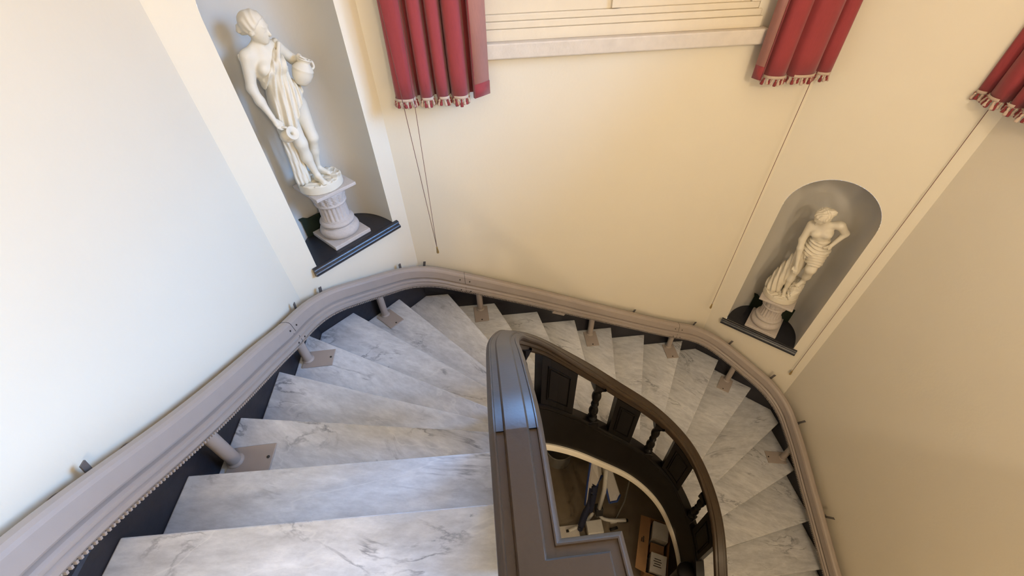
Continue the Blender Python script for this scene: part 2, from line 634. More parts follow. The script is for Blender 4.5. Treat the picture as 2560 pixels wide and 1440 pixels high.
def niche_wall(name, A, B, u0, zs, spring, label):
    d, n = frame(A, B)
    Lw = np.linalg.norm(B - A)

    def P(u, v, z):
        q = A + d * u + n * v
        return (q[0], q[1], Z(z))
    mb = MB()
    ul, ur = u0 - NICHE_R, u0 + NICHE_R
    arch = [(u0 - NICHE_R * math.cos(t), spring + NICHE_R * math.sin(t)) for t in np.linspace(0, math.pi, 41)]
    mb.add([P(0, 0, FLOORZ), P(ul, 0, FLOORZ), P(ul, 0, zs), P(ul, 0, spring), P(ul, 0, CEIL), P(0, 0, CEIL)], [(0, 1, 2, 3, 4, 5)])
    mb.add([P(ur, 0, FLOORZ), P(Lw, 0, FLOORZ), P(Lw, 0, CEIL), P(ur, 0, CEIL), P(ur, 0, spring), P(ur, 0, zs)], [(0, 1, 2, 3, 4, 5)])
    mb.add([P(ul, 0, FLOORZ), P(ur, 0, FLOORZ), P(ur, 0, zs), P(ul, 0, zs)], [(0, 1, 2, 3)])
    top = [P(u, 0, z) for u, z in arch]
    tpl = [P(u, 0, CEIL) for u, z in arch]
    m = len(arch)
    mb.add(top + tpl, [(i, i + 1, m + i + 1, m + i) for i in range(m - 1)])
    w = tag(mb.build(name, M['wall']), label, kind='structure')
    # the hollow: superelliptic plan, quarter dome on top
    th = np.linspace(0, math.pi, 49)
    cu = -np.sign(np.cos(th)) * np.abs(np.cos(th)) ** (2 / NICHE_N) * NICHE_R
    cv = np.abs(np.sin(th)) ** (2 / NICHE_N) * NICHE_DEPTH
    rings = [[P(u0 + a, b, z) for a, b in zip(cu, cv)] for z in (zs - .03, zs, spring)]
    for ph in np.linspace(0, math.pi / 2, 18)[1:]:
        c = max(1e-4, math.cos(ph))
        rings.append([P(u0 + a * c, b * c, spring + NICHE_R * math.sin(ph)) for a, b in zip(cu, cv)])
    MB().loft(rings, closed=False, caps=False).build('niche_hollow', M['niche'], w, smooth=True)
    return w


U1, ZS1, SP1 = 0.480, -1.735, -0.39
U2, ZS2, SP2 = 0.452, -3.150, -1.850
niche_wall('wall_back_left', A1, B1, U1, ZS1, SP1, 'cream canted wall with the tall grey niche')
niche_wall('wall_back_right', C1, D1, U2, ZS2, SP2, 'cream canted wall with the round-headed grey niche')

# landing at the head of the stairs
mb = MB()
mb.prism([(XL, FRONT), (XR, FRONT), (XR, -.06), (.075, -.06), (.06, .455), (XL, .455)], Z(Z0 - .30), Z(Z0 - .032))
tag(mb.build('floor_landing', M['soffit']), 'landing slab at the head of the stairs', kind='structure')

# ------------------------------------------------------------------ staircase: marble treads and risers
stair = tag(empty('staircase', (0.8, 1.4, 0)), 'winding staircase with grey veined marble treads around an open well', 'staircase')


def child(o, root):
    o.parent = root
    o.matrix_parent_inverse = root.matrix_world.inverted() if False else Matrix.Translation(-Vector(root.location))
    return o


CORN = [(4, 5, SA), (6, 7, SB), (13, 14, SC), (15, 16, SD)]


def inner_pt(k, off=.02):
    i = int(np.argmin(np.linalg.norm(BAL - np.array(INN[k]), axis=1)))
    return i, BAL[i] + BN[i] * off


def tread_poly(k, back=0.028):
    """plan of tread k: from under nosing k-1 to its own nosing"""
    o1, o0 = np.array(OUT[k]), np.array(OUT[k - 1])
    i1, p1 = inner_pt(k)
    i0, p0 = inner_pt(k - 1)
    # push the back edge under the tread above
    v = p0 - o0
    v /= np.linalg.norm(v)
    nb = np.array((v[1], -v[0])) * back
    if np.dot(nb, (o1 + p1) / 2 - (o0 + p0) / 2) > 0:
        nb = -nb
    out = [o1]
    for a, b, c in CORN:
        if k - 1 >= a and k <= b and k - 1 == a:
            out.append(c)
    # slide the back point along the wall it stands on
    seg_to = out[-1]
    w = o0 - seg_to
    if np.linalg.norm(w) > 1e-6:
        w /= np.linalg.norm(w)
        bo = o0 + w * back * 0.9
    else:
        bo = o0 + nb
    for a, b, c in CORN:
        pass
    bo = clamp_in(bo)
    out.append(bo)
    inner = [BAL[i] + BN[i] * .02 for i in range(max(i0 - 1, 0), i1 + 1)]
    return out + inner


def clamp_in(p):
    p = np.array(p, float)
    p[0] = min(max(p[0], SXL), SXR)
    p[1] = min(p[1], SYB)
    for a, b in ((SA, SB), (SC, SD)):
        d = (b - a) / np.linalg.norm(b - a)
        n = np.array((-d[1], d[0]))
        t = (p - a) @ n
        if t > 0 and -0.0 <= (p - a) @ d <= np.linalg.norm(b - a):
            p = p - n * t
    return p


def ccw(poly):
    a = sum(poly[i][0] * poly[(i + 1) % len(poly)][1] - poly[(i + 1) % len(poly)][0] * poly[i][1] for i in range(len(poly)))
    return poly if a > 0 else poly[::-1]


# the top tread is the landing edge
tops = {0: [np.array((SXL, .507)), np.array((SXL, -1.6)), np.array((-.03, -1.6)), np.array((-.005, .478))]}
for k in range(NK):
    poly = tops[0] if k == 0 else tread_poly(k)
    mb = MB().prism(ccw([tuple(p) for p in poly]), Z(zk(k) - .032), Z(zk(k)))
    o = child(mb.build('tread', M['marble']), stair)
    bevel(o, .005, 2, 50)
for k in range(NK):
    # riser below nosing k, set back under it
    o1 = np.array(OUT[k])
    i1, p1 = inner_pt(k)
    v = p1 - o1
    v /= np.linalg.norm(v)
    nb = np.array((-v[1], v[0])) * -.022         # upstream side
    nxt = np.array(OUT.get(k + 1, (SXR, -1.07)))
    if np.dot(nb, nxt - o1) > 0:
        nb = -nb
    a, b = clamp_in(o1 + nb + v * .004), p1 + nb
    q = nb / np.linalg.norm(nb) * .02
    mb = MB().prism(ccw([tuple(a), tuple(b), tuple(b + q), tuple(clamp_in(a + q))]), Z(zk(k + 1) + .0005), Z(zk(k) - .0325))
    child(mb.build('riser', M['marble']), stair)

# sloping plaster soffit under the flights
oz, iz, ov, iv = [], [], [], []
pts = []
for k in range(NK):
    pts.append((np.array(OUT[k]), inner_pt(k)[1], zk(k) - .30))
    for a, b, c in CORN:
        if k == a:
            iC = (inner_pt(k)[0] + inner_pt(k + 1)[0]) // 2
            pts.append((c, BAL[iC] + BN[iC] * .02, zk(k + .5) - .30))
rings = []
for o_, i_, z_ in pts:
    rings.append([(o_[0], o_[1], Z(z_)), (i_[0], i_[1], Z(z_)), (i_[0], i_[1], Z(z_ - .04)), (o_[0], o_[1], Z(z_ - .04))])
child(MB().loft(rings).build('soffit', M['soffit']), stair)
ib = np.where(BAL[:, 1] > -99)[0][4:]
o = MB().loft(sweep_curve([(.02, -.305), (.096, -.305), (.102, -.33), (.098, -.385), (.02, -.385)], ib)).build('soffit_edge', M['soffit'], auto=40)
child(o, stair)

# ------------------------------------------------------------------ skirting boards on the walls
PER = [(SXL, -1.6), tuple(SA), tuple(SB), tuple(SC), tuple(SD), (SXR, -1.0)]


def per_points():
    """(x, y, nosing z) along the wall foot"""
    pts = [((SXL, -1.6), 0.0), ((SXL, .40), 0.0)]
    for k in range(NK):
        pts.append((OUT[k], float(k)))
        for a, b, c in CORN:
            if k == a:
                f = np.linalg.norm(c - np.array(OUT[k])) / (np.linalg.norm(c - np.array(OUT[k])) + np.linalg.norm(np.array(OUT[k + 1]) - c))
                pts.append((tuple(c), k + f))
    return pts


PP = per_points()


def skirting(name, i0, i1, n, label, cols=None):
    seg = PP[i0:i1 + 1]
    mb = MB()
    rings = []
    for (x, y), k in seg:
        z = zk(max(k, 0))
        top = z + .095
        q = np.array((x, y))
        b = q + n * SK
        c = q + n * .008
        rings.append([(q[0], q[1], Z(z - .30)), (q[0], q[1], Z(top - .018)), (c[0], c[1], Z(top - .010)), (c[0], c[1], Z(top)), (b[0], b[1], Z(top)), (b[0], b[1], Z(z - .30))])
    mb.loft(rings)
    return tag(mb.build(name, M['skirt']), label, kind='structure')


ix = {i: k for i, (p, k) in enumerate(PP)}
cidx = [i for i, (p, k) in enumerate(PP) if any(np.allclose(p, c) for _, _, c in CORN)]
skirting('baseboard_left', 0, cidx[0], np.array((-1.0, 0)), 'black skirting board climbing the cream wall beside the upper flight')
skirting('baseboard_back_left', cidx[0], cidx[1], N_1, 'black skirting board under the tall niche')
skirting('baseboard_back', cidx[1], cidx[2], np.array((0, 1.0)), 'black skirting board below the window wall')
skirting('baseboard_back_right', cidx[2], cidx[3], N_2, 'black skirting board under the round-headed niche')
skirting('baseboard_right', cidx[3], len(PP) - 1, np.array((1.0, 0)), 'black skirting board beside the lower flight')

# ------------------------------------------------------------------ balustrade
bal = tag(empty('balustrade', (0.815, 1.4, 0)), 'dark varnished wooden balustrade with panels and turned balusters curving around the well', 'balustrade')
i_lev = int(np.argmin(np.abs(BAL[:60, 1] - Y_LEVEL)))
RAILP = [(.030, .600), (.022, .615), (.022, .640), (.012, .648), (.012, .668), (.003, .678), (.000, .688), (.001, .699), (.005, .706), (.010, .7105), (.0125, .7105), (.0140, .7075), (.0270, .7075), (.0285, .7120), (.0310, .715),
         (.0690, .715), (.0715, .7120), (.0730, .7075), (.0860, .7075), (.0875, .7105), (.090, .7105), (.095, .706), (.099, .699), (.100, .688), (.097, .678), (.088, .668), (.088, .648), (.078, .640), (.078, .615), (.070, .600)]
end_r = int(np.argmin(np.linalg.norm(BAL - np.array((1.653, .52)), axis=1)))
idx = np.arange(i_lev, end_r + 1)
Y_LEVEL = float(BAL[i_lev, 1])
o = MB().loft(sweep_curve(RAILP, idx)).build('handrail', M['railwood'], auto=24)
child(o, bal)
# level rail and newel cap over the landing: one L-shaped moulding
zt = LEVEL
PX0, PX1, PX2, PY1, PYB = -.023, .077, .170, .186, -.16
def capring(d, z):
    return [(PX0 + d, Y_LEVEL, Z(z)), (PX0 + d, PYB + d, Z(z)), (PX2 - d, PYB + d, Z(z)), (PX2 - d, PY1 - d, Z(z)), (PX1 - d, PY1 - d, Z(z)), (PX1 - d, Y_LEVEL, Z(z))]
rings = [capring(d, zt + y - .715) for d, y in [(.030, .600), (.022, .615), (.022, .640), (.012, .648), (.012, .668), (.003, .678), (0, .688), (.001, .699), (.005, .706), (.010, .7105), (.0125, .7105), (.0140, .7075), (.0270, .7075), (.0285, .7120), (.0310, .715)]]
o = MB().loft(rings).build('newel_cap', M['railwood'], auto=24)
child(o, bal)
# string board and bottom rail
STR = [(.018, -.305), (.018, .120), (.010, .128), (.010, .150), (.016, .165), (.084, .165), (.090, .150), (.090, .128), (.082, .118), (.086, .112), (.082, .104), (.082, -.305)]
o = MB().loft(sweep_curve(STR, np.arange(max(i_lev - 3, 0), len(BAL) - 3))).build('string_board', M['wood'], auto=32)
child(o, bal)


def at_s(s, off, h):
    i = np.interp(s, BS, np.arange(len(BS)))
    i0 = int(min(i, len(BS) - 2))
    f = i - i0
    p = BAL[i0] * (1 - f) + BAL[i0 + 1] * f
    n = BN[i0] * (1 - f) + BN[i0 + 1] * f
    z = NZ[i0] * (1 - f) + NZ[i0 + 1] * f
    q = p + n * off
    return np.array((q[0], q[1], Z(z + h)))


def near_s(x, y, off=.085):
    return BS[int(np.argmin(np.linalg.norm(BAL + BN * off - np.array((x, y)), axis=1)))]


def panel(s0, s1):
    """flat wooden pilaster panel with a raised moulded field on both faces"""
    n = 5
    ss_ = np.linspace(s0, s1, n)
    rings = [[at_s(s, .030, .160), at_s(s, .030, .606), at_s(s, .078, .606), at_s(s, .078, .160)] for s in ss_]
    o = child(MB().loft(rings).build('panel', M['wood']), bal)
    L = s1 - s0
    for side, base in ((1, .078), (-1, .030)):
        def pt(a, b, off):
            s = s0 + L * a
            lo_ = at_s(s, base + side * off, .165)
            hi_ = at_s(s, base + side * off, .600)
            return lo_ * (1 - b) + hi_ * b
        ma, mb_ = .17, .13
        prof = [(0, .0), (.012, .008), (.030, .008), (.045, .0015), (.060, -.004)]
        rr = []
        for ins, off in prof:
            da, db = ma + ins * .9 / (L / .22), mb_ + ins * .55
            rr.append([pt(da, db, off), pt(.5, db, off), pt(1 - da, db, off), pt(1 - da, 1 - db, off), pt(.5, 1 - db, off), pt(da, 1 - db, off)])
        m = MB()
        m.loft(rr, caps=False)
        g = m.build('panel_moulding', M['wood'])
        g.parent = o
        da, db = ma + .075 * .9 / (L / .22), mb_ + .075 * .55
        rr = []
        for ins, off in ((0, -.003), (.02, .006)):
            a_, b_ = da + ins, db + ins
            rr.append([pt(a_, b_, off), pt(.5, b_, off), pt(1 - a_, b_, off), pt(1 - a_, 1 - b_, off), pt(.5, 1 - b_, off), pt(a_, 1 - b_, off)])
        m = MB()
        m.loft(rr)
        g = m.build('raised_field', M['wood'])
        g.parent = o
    return o


BPROF = [(.030, 0), (.030, .012), (.026, .018), (.033, .026), (.033, .034), (.020, .044), (.017, .056), (.024, .075), (.031, .100), (.032, .120), (.027, .145), (.018, .168), (.016, .178),
         (.024, .186), (.026, .194), (.019, .202), (.024, .210), (.017, .219), (.020, .235), (.027, .262), (.031, .288), (.029, .312), (.021, .338), (.016, .352), (.018, .362)]


def baluster(s):
    b = at_s(s, .054, .155)
    t = at_s(s, .054, .610)
    Hh = t[2] - b[2]
    i = int(np.interp(s, BS, np.arange(len(BS))))
    tx = np.array((-BN[i, 1], BN[i, 0]))
    nx = BN[i]
    m = MB()
    k = Hh / .455
    m.lathe([(r, z * k + .03) for r, z in BPROF], 20, b)
    # square foot block following the slope and square flared head
    sl = (at_s(s + .04, .054, .155)[2] - at_s(s - .04, .054, .155)[2]) / .08

    def sq(hw, z, slope):
        return [(b[0] + tx[0] * a * hw + nx[0] * c * hw, b[1] + tx[1] * a * hw + nx[1] * c * hw, b[2] + z - slope * a * hw * (1 if np.dot(tx, np.array(at_s(s + .04, 0, 0))[:2] - np.array(at_s(s - .04, 0, 0))[:2]) < 0 else -1)) for a, c in ((-1, -1), (1, -1), (1, 1), (-1, 1))]
    m.loft([sq(.037, -.006, sl), sq(.037, .030, 0), sq(.031, .036, 0)])
    m.loft([sq(.018, .375 * k, 0), sq(.022, .395 * k, 0), sq(.036, .425 * k, 0), sq(.038, .432 * k, 0), sq(.038, Hh + .004, sl)])
    return child(m.build('baluster', M['wood'], auto=40), bal)


sp1 = (near_s(.242, 1.209), near_s(.457, 1.325))
sp2 = (near_s(.764, 1.365), near_s(.958, 1.361))
sp3 = (near_s(1.258, 1.292), near_s(1.41, 1.189))
sb2, sb3, sb4 = near_s(.622, 1.357), near_s(1.122, 1.338), near_s(1.510, 1.045)
sb1 = sp1[0] - (sb2 - sp1[1])
sp4 = (sb4 + .085, sb4 + .30)
sp0 = (sb1 - .34, sb1 - .11)
for a, b in (sp0, sp1, sp2, sp3, sp4):
    panel(a, b)
for s in (sb1, sb2, sb3, sb4):
    baluster(s)
panel(.09, .24)
baluster(.32)
# newel post at the landing: square shaft with a plinth
m = MB()
m.box(.0, .150, -.12, .160, Z(Z0 - .30), Z(LEVEL - .10))
m.box(-.008, .158, -.13, .168, Z(Z0 - .30), Z(Z0 + .16))
o = child(m.build('newel_post', M['wood']), bal)
bevel(o, .004)
# lower newel: round drum at the foot of the visible rail
c = (1.515, .745)
m = MB()
m.lathe([(.085, 0), (.085, FLOORZ * 0 + (zk(21) - FLOORZ)), (.085, zk(19) + .10 - FLOORZ), (.096, zk(19) + .115 - FLOORZ), (.096, zk(19) + .14 - FLOORZ), (.088, zk(19) + .155 - FLOORZ), (.06, zk(19) + .165 - FLOORZ), (.005, zk(19) + .168 - FLOORZ)], 28, (c[0], c[1], Z(FLOORZ)))
o = child(m.build('foot_newel', M['wood'], auto=40), bal)

# ------------------------------------------------------------------ stairlift rail on posts along the wall
lift = tag(empty('stairlift_rail', (0.8, 2.4, 0)), 'taupe metal stairlift track on short posts following the walls around the stairs', 'stairlift rail')


def fillet_path(pts, r, ds):
    pts = [np.array(p, float) for p in pts]
    out = [pts[0]]
    for i in range(1, len(pts) - 1):
        p, a, b = pts[i], pts[i - 1], pts[i + 1]
        u = (a - p) / np.linalg.norm(a - p)
        v = (b - p) / np.linalg.norm(b - p)
        ang = math.acos(np.clip(u @ v, -1, 1))
        t = min(r / math.tan(ang / 2), .46 * np.linalg.norm(a - p), .46 * np.linalg.norm(b - p))
        p0, p1 = p + u * t, p + v * t
        for f in np.linspace(0, 1, 14):
            out.append((1 - f) ** 2 * p0 + 2 * f * (1 - f) * p + f * f * p1)
    out.append(pts[-1])
    return resample(np.array(out), ds)


WALLP = [(XL, .05), tuple(A1), tuple(B1), tuple(C1), tuple(D1), (XR, -.8)]


def nos_k(p):
    """continuous tread number beside a plan point, read along the wall foot"""
    best = (9e9, 0)
    for (q0, k0), (q1, k1) in zip(PP[1:-1], PP[2:]):
        q0, q1 = np.array(q0), np.array(q1)
        v = q1 - q0
        t = np.clip((p - q0) @ v / (v @ v + 1e-12), 0, 1)
        dd = np.linalg.norm(q0 + v * t - p)
        if dd < best[0]:
            best = (dd, k0 + t * (k1 - k0))
    return best[1]


LP = fillet_path(WALLP, .62, .0125)
LN = normals2(LP)
LS = arclen(LP)
kv = np.array([nos_k(p + n * .03) for p, n in zip(LP, LN)])
up_end = LP[:, 1] < .6
kv = np.where(up_end & (LP[:, 0] < 0), np.interp(LP[:, 1], [-.2, .33, .6], [-1.45, -.60, .38]), kv)
kv = smooth1(kv, 61)
LZ = Z0 - RISE * kv
# the bent track does not follow the nosings exactly: measured sag and rise along its run
_s = [0, .55, .86, 1.1, 1.33, 1.55, 1.75, 1.96, 2.14, 2.35, 2.59, 2.95, 3.27, 3.6, 3.96, 4.35, 4.75, 5.2, 5.5, 5.85, 6.15, 6.4, 6.6, 6.85, 7.15, 7.4, 7.65, 9.2]
_d = [.015, .012, 0, -.01, -.02, -.045, -.052, -.028, -.006, .006, .016, .02, .022, .02, .014, .007, 0, -.02, -.006, .018, .02, .032, .052, .044, -.003, -.03, -.055, -.16]
LZ = LZ + smooth1(np.interp(LS, _s, _d), 25)
TRK = [(.052, .140), (.046, .150), (.046, .290), (.052, .304), (.064, .312), (.088, .312), (.100, .304), (.106, .292), (.112, .232), (.104, .228), (.094, .226), (.094, .211), (.106, .206),
       (.116, .198), (.116, .186), (.109, .182), (.109, .176), (.118, .170), (.118, .150), (.112, .140), (.095, .136)]


def lift_ring(i, prof=TRK):
    return [(LP[i, 0] + LN[i, 0] * o, LP[i, 1] + LN[i, 1] * o, Z(LZ[i] + y)) for o, y in prof]


child(MB().loft([lift_ring(i) for i in range(0, len(LP), 3)]).build('track', M['steel'], auto=14), lift)
m = MB()
for i in range(2, len(LP) - 2):
    t = np.array((*(LP[i + 1] - LP[i - 1]), LZ[i + 1] - LZ[i - 1]))
    t /= np.linalg.norm(t)
    n3 = np.array((*LN[i], 0))
    up_ = np.cross(n3, t)
    if up_[2] < 0:
        up_ = -up_
    c3 = np.array((*(LP[i] + LN[i] * .112), Z(LZ[i] + .1345)))
    m.bbox(c3, t * .0030, n3 * .005, up_ * .0048)
child(tag(m.build('gear_rack', M['steel']), kind='stuff'), lift)
# joint collars (thin seams with bolts)
for s_ in (LS[int(np.argmin(np.abs(LP[:, 0] + 1.195) + np.abs(LP[:, 1] - 1.62)))], LS[int(np.argmin(np.linalg.norm(LP - np.array((-.18, YB)), axis=1)))], LS[int(np.argmin(np.linalg.norm(LP - np.array((1.83, YB)), axis=1)))]):
    i = int(np.argmin(np.abs(LS - s_)))
    pr = [(o + (.0012 if o > .08 else -.0012), y + (.0012 if y > .22 else -.0012)) for o, y in TRK]
    m = MB().loft([lift_ring(i, pr), [tuple(np.array(a) * .8 + np.array(b) * .2) for a, b in zip(lift_ring(i, pr), lift_ring(i + 1, pr))]])
    j = child(m.build('joint_seam', M['bolt']), lift)
    for q, (oo, yy) in ((-3, (.110, .262)), (3, (.110, .262)), (-3, (.1185, .16)), (3, (.1185, .16))):
        c3 = np.array((*(LP[i + q] + LN[i + q] * oo), Z(LZ[i + q] + yy)))
        bm_ = MB()
        n3 = np.array((*LN[i + q], 0))
        bm_.tube([c3 - n3 * .004, c3 + n3 * .003], .005, 10)
        g = child(bm_.build('joint_bolt', M['bolt']), lift)


def lift_post(k, x, y, ang):
    i = int(np.argmin(np.linalg.norm(LP + LN * .082 - np.array((x, y)), axis=1)))
    p = LP[i] + LN[i] * .082
    zb, ztop = zk(k), LZ[i] + .150
    m = MB()
    m.tube([(p[0], p[1], Z(zb + .004)), (p[0], p[1], Z(ztop))], .026, 20)
    m.lathe([(.034, 0), (.034, .006), (.027, .012), (.026, .013)], 20, (p[0], p[1], Z(zb + .006)))
    po = child(m.build('post', M['steel'], auto=40), lift)
    d = np.array((math.cos(ang), math.sin(ang)))
    e_ = np.array((-d[1], d[0]))
    c = p + d * .062
    m = MB()
    m.bbox((c[0], c[1], Z(zb + .0035)), (*(d * .088), 0), (*(e_ * .060), 0), (0, 0, .0035))
    pl = m.build('foot_plate', M['steel'])
    bevel(pl, .002, 1)
    pl.parent = po
    pl.matrix_parent_inverse = Matrix.Identity(4)
    m = MB()
    bq = c + d * .070 + e_ * .0
    m.lathe([(.006, 0), (.006, .003), (.003, .005), (.0005, .0052)], 10, (bq[0], bq[1], Z(zb + .007)))
    b = m.build('bolt', M['bolt'])
    b.parent = po
    return po


for k, x, y, a in ((2, -1.113, .875, 0.02), (4, -1.113, 1.64, 0.02), (6, -.80, 2.27, -.80), (8, -.085, 2.55, -1.52), (11, .94, 2.55, -1.58), (13, 1.80, 2.55, -1.60), (15, 2.42, 2.29, -2.30), (17, 2.75, 1.55, 2.95)):
    lift_post(k, x, y, a)
# small limit box under the track on the window wall
i = int(np.argmin(np.linalg.norm(LP - np.array((.62, YB)), axis=1)))
t = np.array((*(LP[i + 4] - LP[i - 4]), LZ[i + 4] - LZ[i - 4]))
t /= np.linalg.norm(t)
m = MB()
n3 = np.array((*LN[i], 0))
c3 = np.array((*(LP[i] + LN[i] * .086), Z(LZ[i] + .118)))
m.bbox(c3, t * .062, n3 * .022, np.cross(n3, t) * .024)
o = child(m.build('limit_box', M['steel']), lift)
bevel(o, .004)

# ------------------------------------------------------------------ small metal tabs above the track, round roses on the wall
TABS = [((-0.483, 2.59, -2.179), (-0.502, 2.59, -2.250), 'first metal tab on the window wall, beside the corner under the tall niche'),
        ((-0.649, 2.473, -2.085), (-0.651, 2.471, -2.160), 'metal tab under the tall niche, nearer the window wall'),
        ((-1.075, 2.06, -1.875), (-1.085, 2.051, -1.950), 'metal tab at the long cream wall end of the tall niche wall'),
        ((-1.155, 1.856, -1.800), (-1.155, 1.833, -1.880), 'metal tab farthest down the long cream wall of the upper flight'),
        ((-1.155, 1.117, -1.490), (-1.155, 1.099, -1.570), 'middle metal tab on the long cream wall of the upper flight'),
        ((-1.155, 0.615, -1.145), (-1.155, 0.600, -1.200), 'metal tab nearest the landing on the long cream wall'),
        ((1.36, 2.59, -2.983), (1.336, 2.59, -3.055), 'metal tab on the window wall between its two hanging cords'),
        ((2.03, 2.59, -3.255), (2.005, 2.59, -3.325), 'metal tab on the window wall beside the round-headed niche wall'),
        ((2.356, 2.399, -3.368), (2.341, 2.414, -3.445), 'metal tab below the black shelf of the round-headed niche'),
        ((2.687, 2.078, -3.543), (2.673, 2.092, -3.620), 'metal tab at the far corner beside the long single cord'),
        ((2.79, 1.651, -3.676), (2.79, 1.686, -3.760), 'upper metal tab on the wall of the lower flight'),
        ((2.79, 0.94, -4.054), (2.79, 0.983, -4.130), 'lower metal tab on the wall of the lower flight')]
for a, b, lab in TABS:
    a, b = np.array(a) + np.array((0, 0, .016)), np.array(b)
    ctr = np.array((.815, 1.0))
    if abs(a[0] - XL) < .06:
        n = np.array((1.0, 0, 0))
    elif abs(a[1] - YB) < .06:
        n = np.array((0, -1.0, 0))
    elif abs(a[0] - XR) < .06:
        n = np.array((-1.0, 0, 0))
    else:
        n = np.array((*(-N_1 if a[0] < 0 else -N_2), 0))
    t = np.array((-n[1], n[0], 0))
    m = MB()
    b2 = b + (b - a) * .5
    L = (b2 - a)
    hw = .0095
    # upright strip plus the foot that ties it back to the wall
    m.bbox((a + b2) / 2 + np.array((0, 0, ZC)), t * hw, n * .0025, L / 2)
    back = .04
    m.bbox(b2 + np.array((0, 0, ZC)) - n * back / 2, t * hw, n * back / 2, np.array((0, 0, .003)))
    o = tag(m.build('wall_tab', M['tab']), lab, 'bracket', 'metal tabs along the stairlift track')
for (y, z, lab) in ((.712, -1.306, 'round dark wall rose half hidden by the track, farther from the landing'), (.515, -1.186, 'round dark wall rose half hidden by the track, nearest the landing')):
    m = MB()
    m.loft([[(XL + x, y + r * math.cos(a), Z(z) + r * math.sin(a)) for a in np.linspace(0, 2 * math.pi, 29)[:-1]] for r, x in ((.050, .0005), (.050, .008), (.042, .012), (.02, .013))])
    tag(m.build('wall_rose', M['tab'], auto=40), lab, 'wall rose', 'round wall roses above the track')

# ------------------------------------------------------------------ windows
def window(name, axis, pos, a0, a1, label):
    """axis 'y': opening in the back wall, along +x; axis 'x': opening in the right wall, along -y... built in (a, depth, z)"""
    w = tag(empty(name, ((a0 + a1) / 2, pos, Z(-.66)) if axis == 'y' else (pos, (a0 + a1) / 2, Z(-.66))), label, kind='structure')

    def put(mb, nm, mat, par=w, bv=.003):
        v = [((a, pos + d, Z(z)) if axis == 'y' else (pos + d, a, Z(z))) for a, d, z in mb.v]
        f = mb.f if axis == 'y' else [q[::-1] for q in mb.f]
        o = mesh_obj(nm, v, f, mat)
        if bv:
            bevel(o, bv, 2)
        if par is w:
            child(o, w)
        else:
            o.parent = par
            o.matrix_parent_inverse = par.matrix_world.inverted()
        return o
    put(MB().box(a0 - .07, a1 + .07, -.065, .12, -.735, -.655), 'window_sill', M['sillstone'], bv=.008)
    put(MB().box(a0 - .03, a1 + .03, -.022, .10, -.655, -.600), 'bottom_board', M['trim'])
    put(MB().box(a0 - .02, a1 + .02, -.010, .10, -.600, -.566), 'bottom_moulding', M['trim'], bv=.005)
    put(MB().box(a0, a1, .002, .10, -.566, -.534), 'bottom_moulding', M['trim'], bv=.005)
    for x0, x1 in ((a0, a0 + .05), (a1 - .05, a1)):
        put(MB().box(x0, x1, .0, .10, -.534, 1.4), 'jamb', M['trim'])
    put(MB().box(a0 + .05, a1 - .05, .0, .10, 1.34, 1.4), 'head_frame', M['trim'])
    mid = (a0 + a1) / 2
    for x0, x1 in ((a0 + .05, mid), (mid, a1 - .05)):
        m = MB()
        m.box(x0, x1, .016, .07, -.534, -.36)
        m.box(x0, x1, .016, .07, 1.26, 1.34)
        m.box(x0, x0 + .06, .016, .07, -.36, 1.26)
        m.box(x1 - .06, x1, .016, .07, -.36, 1.26)
        for zz in (.18, .72):
            m.box(x0 + .06, x1 - .06, .026, .06, zz - .014, zz + .014)
        s = put(m, 'sash', M['trim'])
        for z0_, z1_ in ((-.36, .166), (.194, .706), (.734, 1.26)):
            put(MB().box(x0 + .058, x1 - .058, .040, .044, z0_ - .002, z1_ + .002), 'pane', M['glass'], s, bv=0)
    put(MB().box(mid - .022, mid + .022, -.002, .02, -.530, 1.34), 'meeting_strip', M['trim'])
    return w


window('window_1', 'y', YB, W1[0], W1[1], 'cream painted casement window above the pale sill')
window('window_2', 'x', XR, W2[0], W2[1], 'cream casement window over the lower flight')

# ------------------------------------------------------------------ curtains
def place(axis, sgn, a, off, z):
    """wall coordinates to world: along the wall, off the wall, height"""
    return (a, YB - off, Z(z)) if axis == 'y' else (XR - off, a, Z(z))


def catmull(pts, per=6):
    P = np.array(pts, float)
    P = np.vstack([2 * P[0] - P[1], P, 2 * P[-1] - P[-2]])
    out = []
    for i in range(1, len(P) - 2):
        for t in np.linspace(0, 1, per, endpoint=False):
            a, b, c, d = P[i - 1], P[i], P[i + 1], P[i + 2]
            out.append(.5 * ((2 * b) + (-a + c) * t + (2 * a - 5 * b + 4 * c - d) * t * t + (-a + 3 * b - 3 * c + d) * t ** 3))
    out.append(P[-2])
    return np.array(out)


ZT, ZBOT = 1.25, -.893


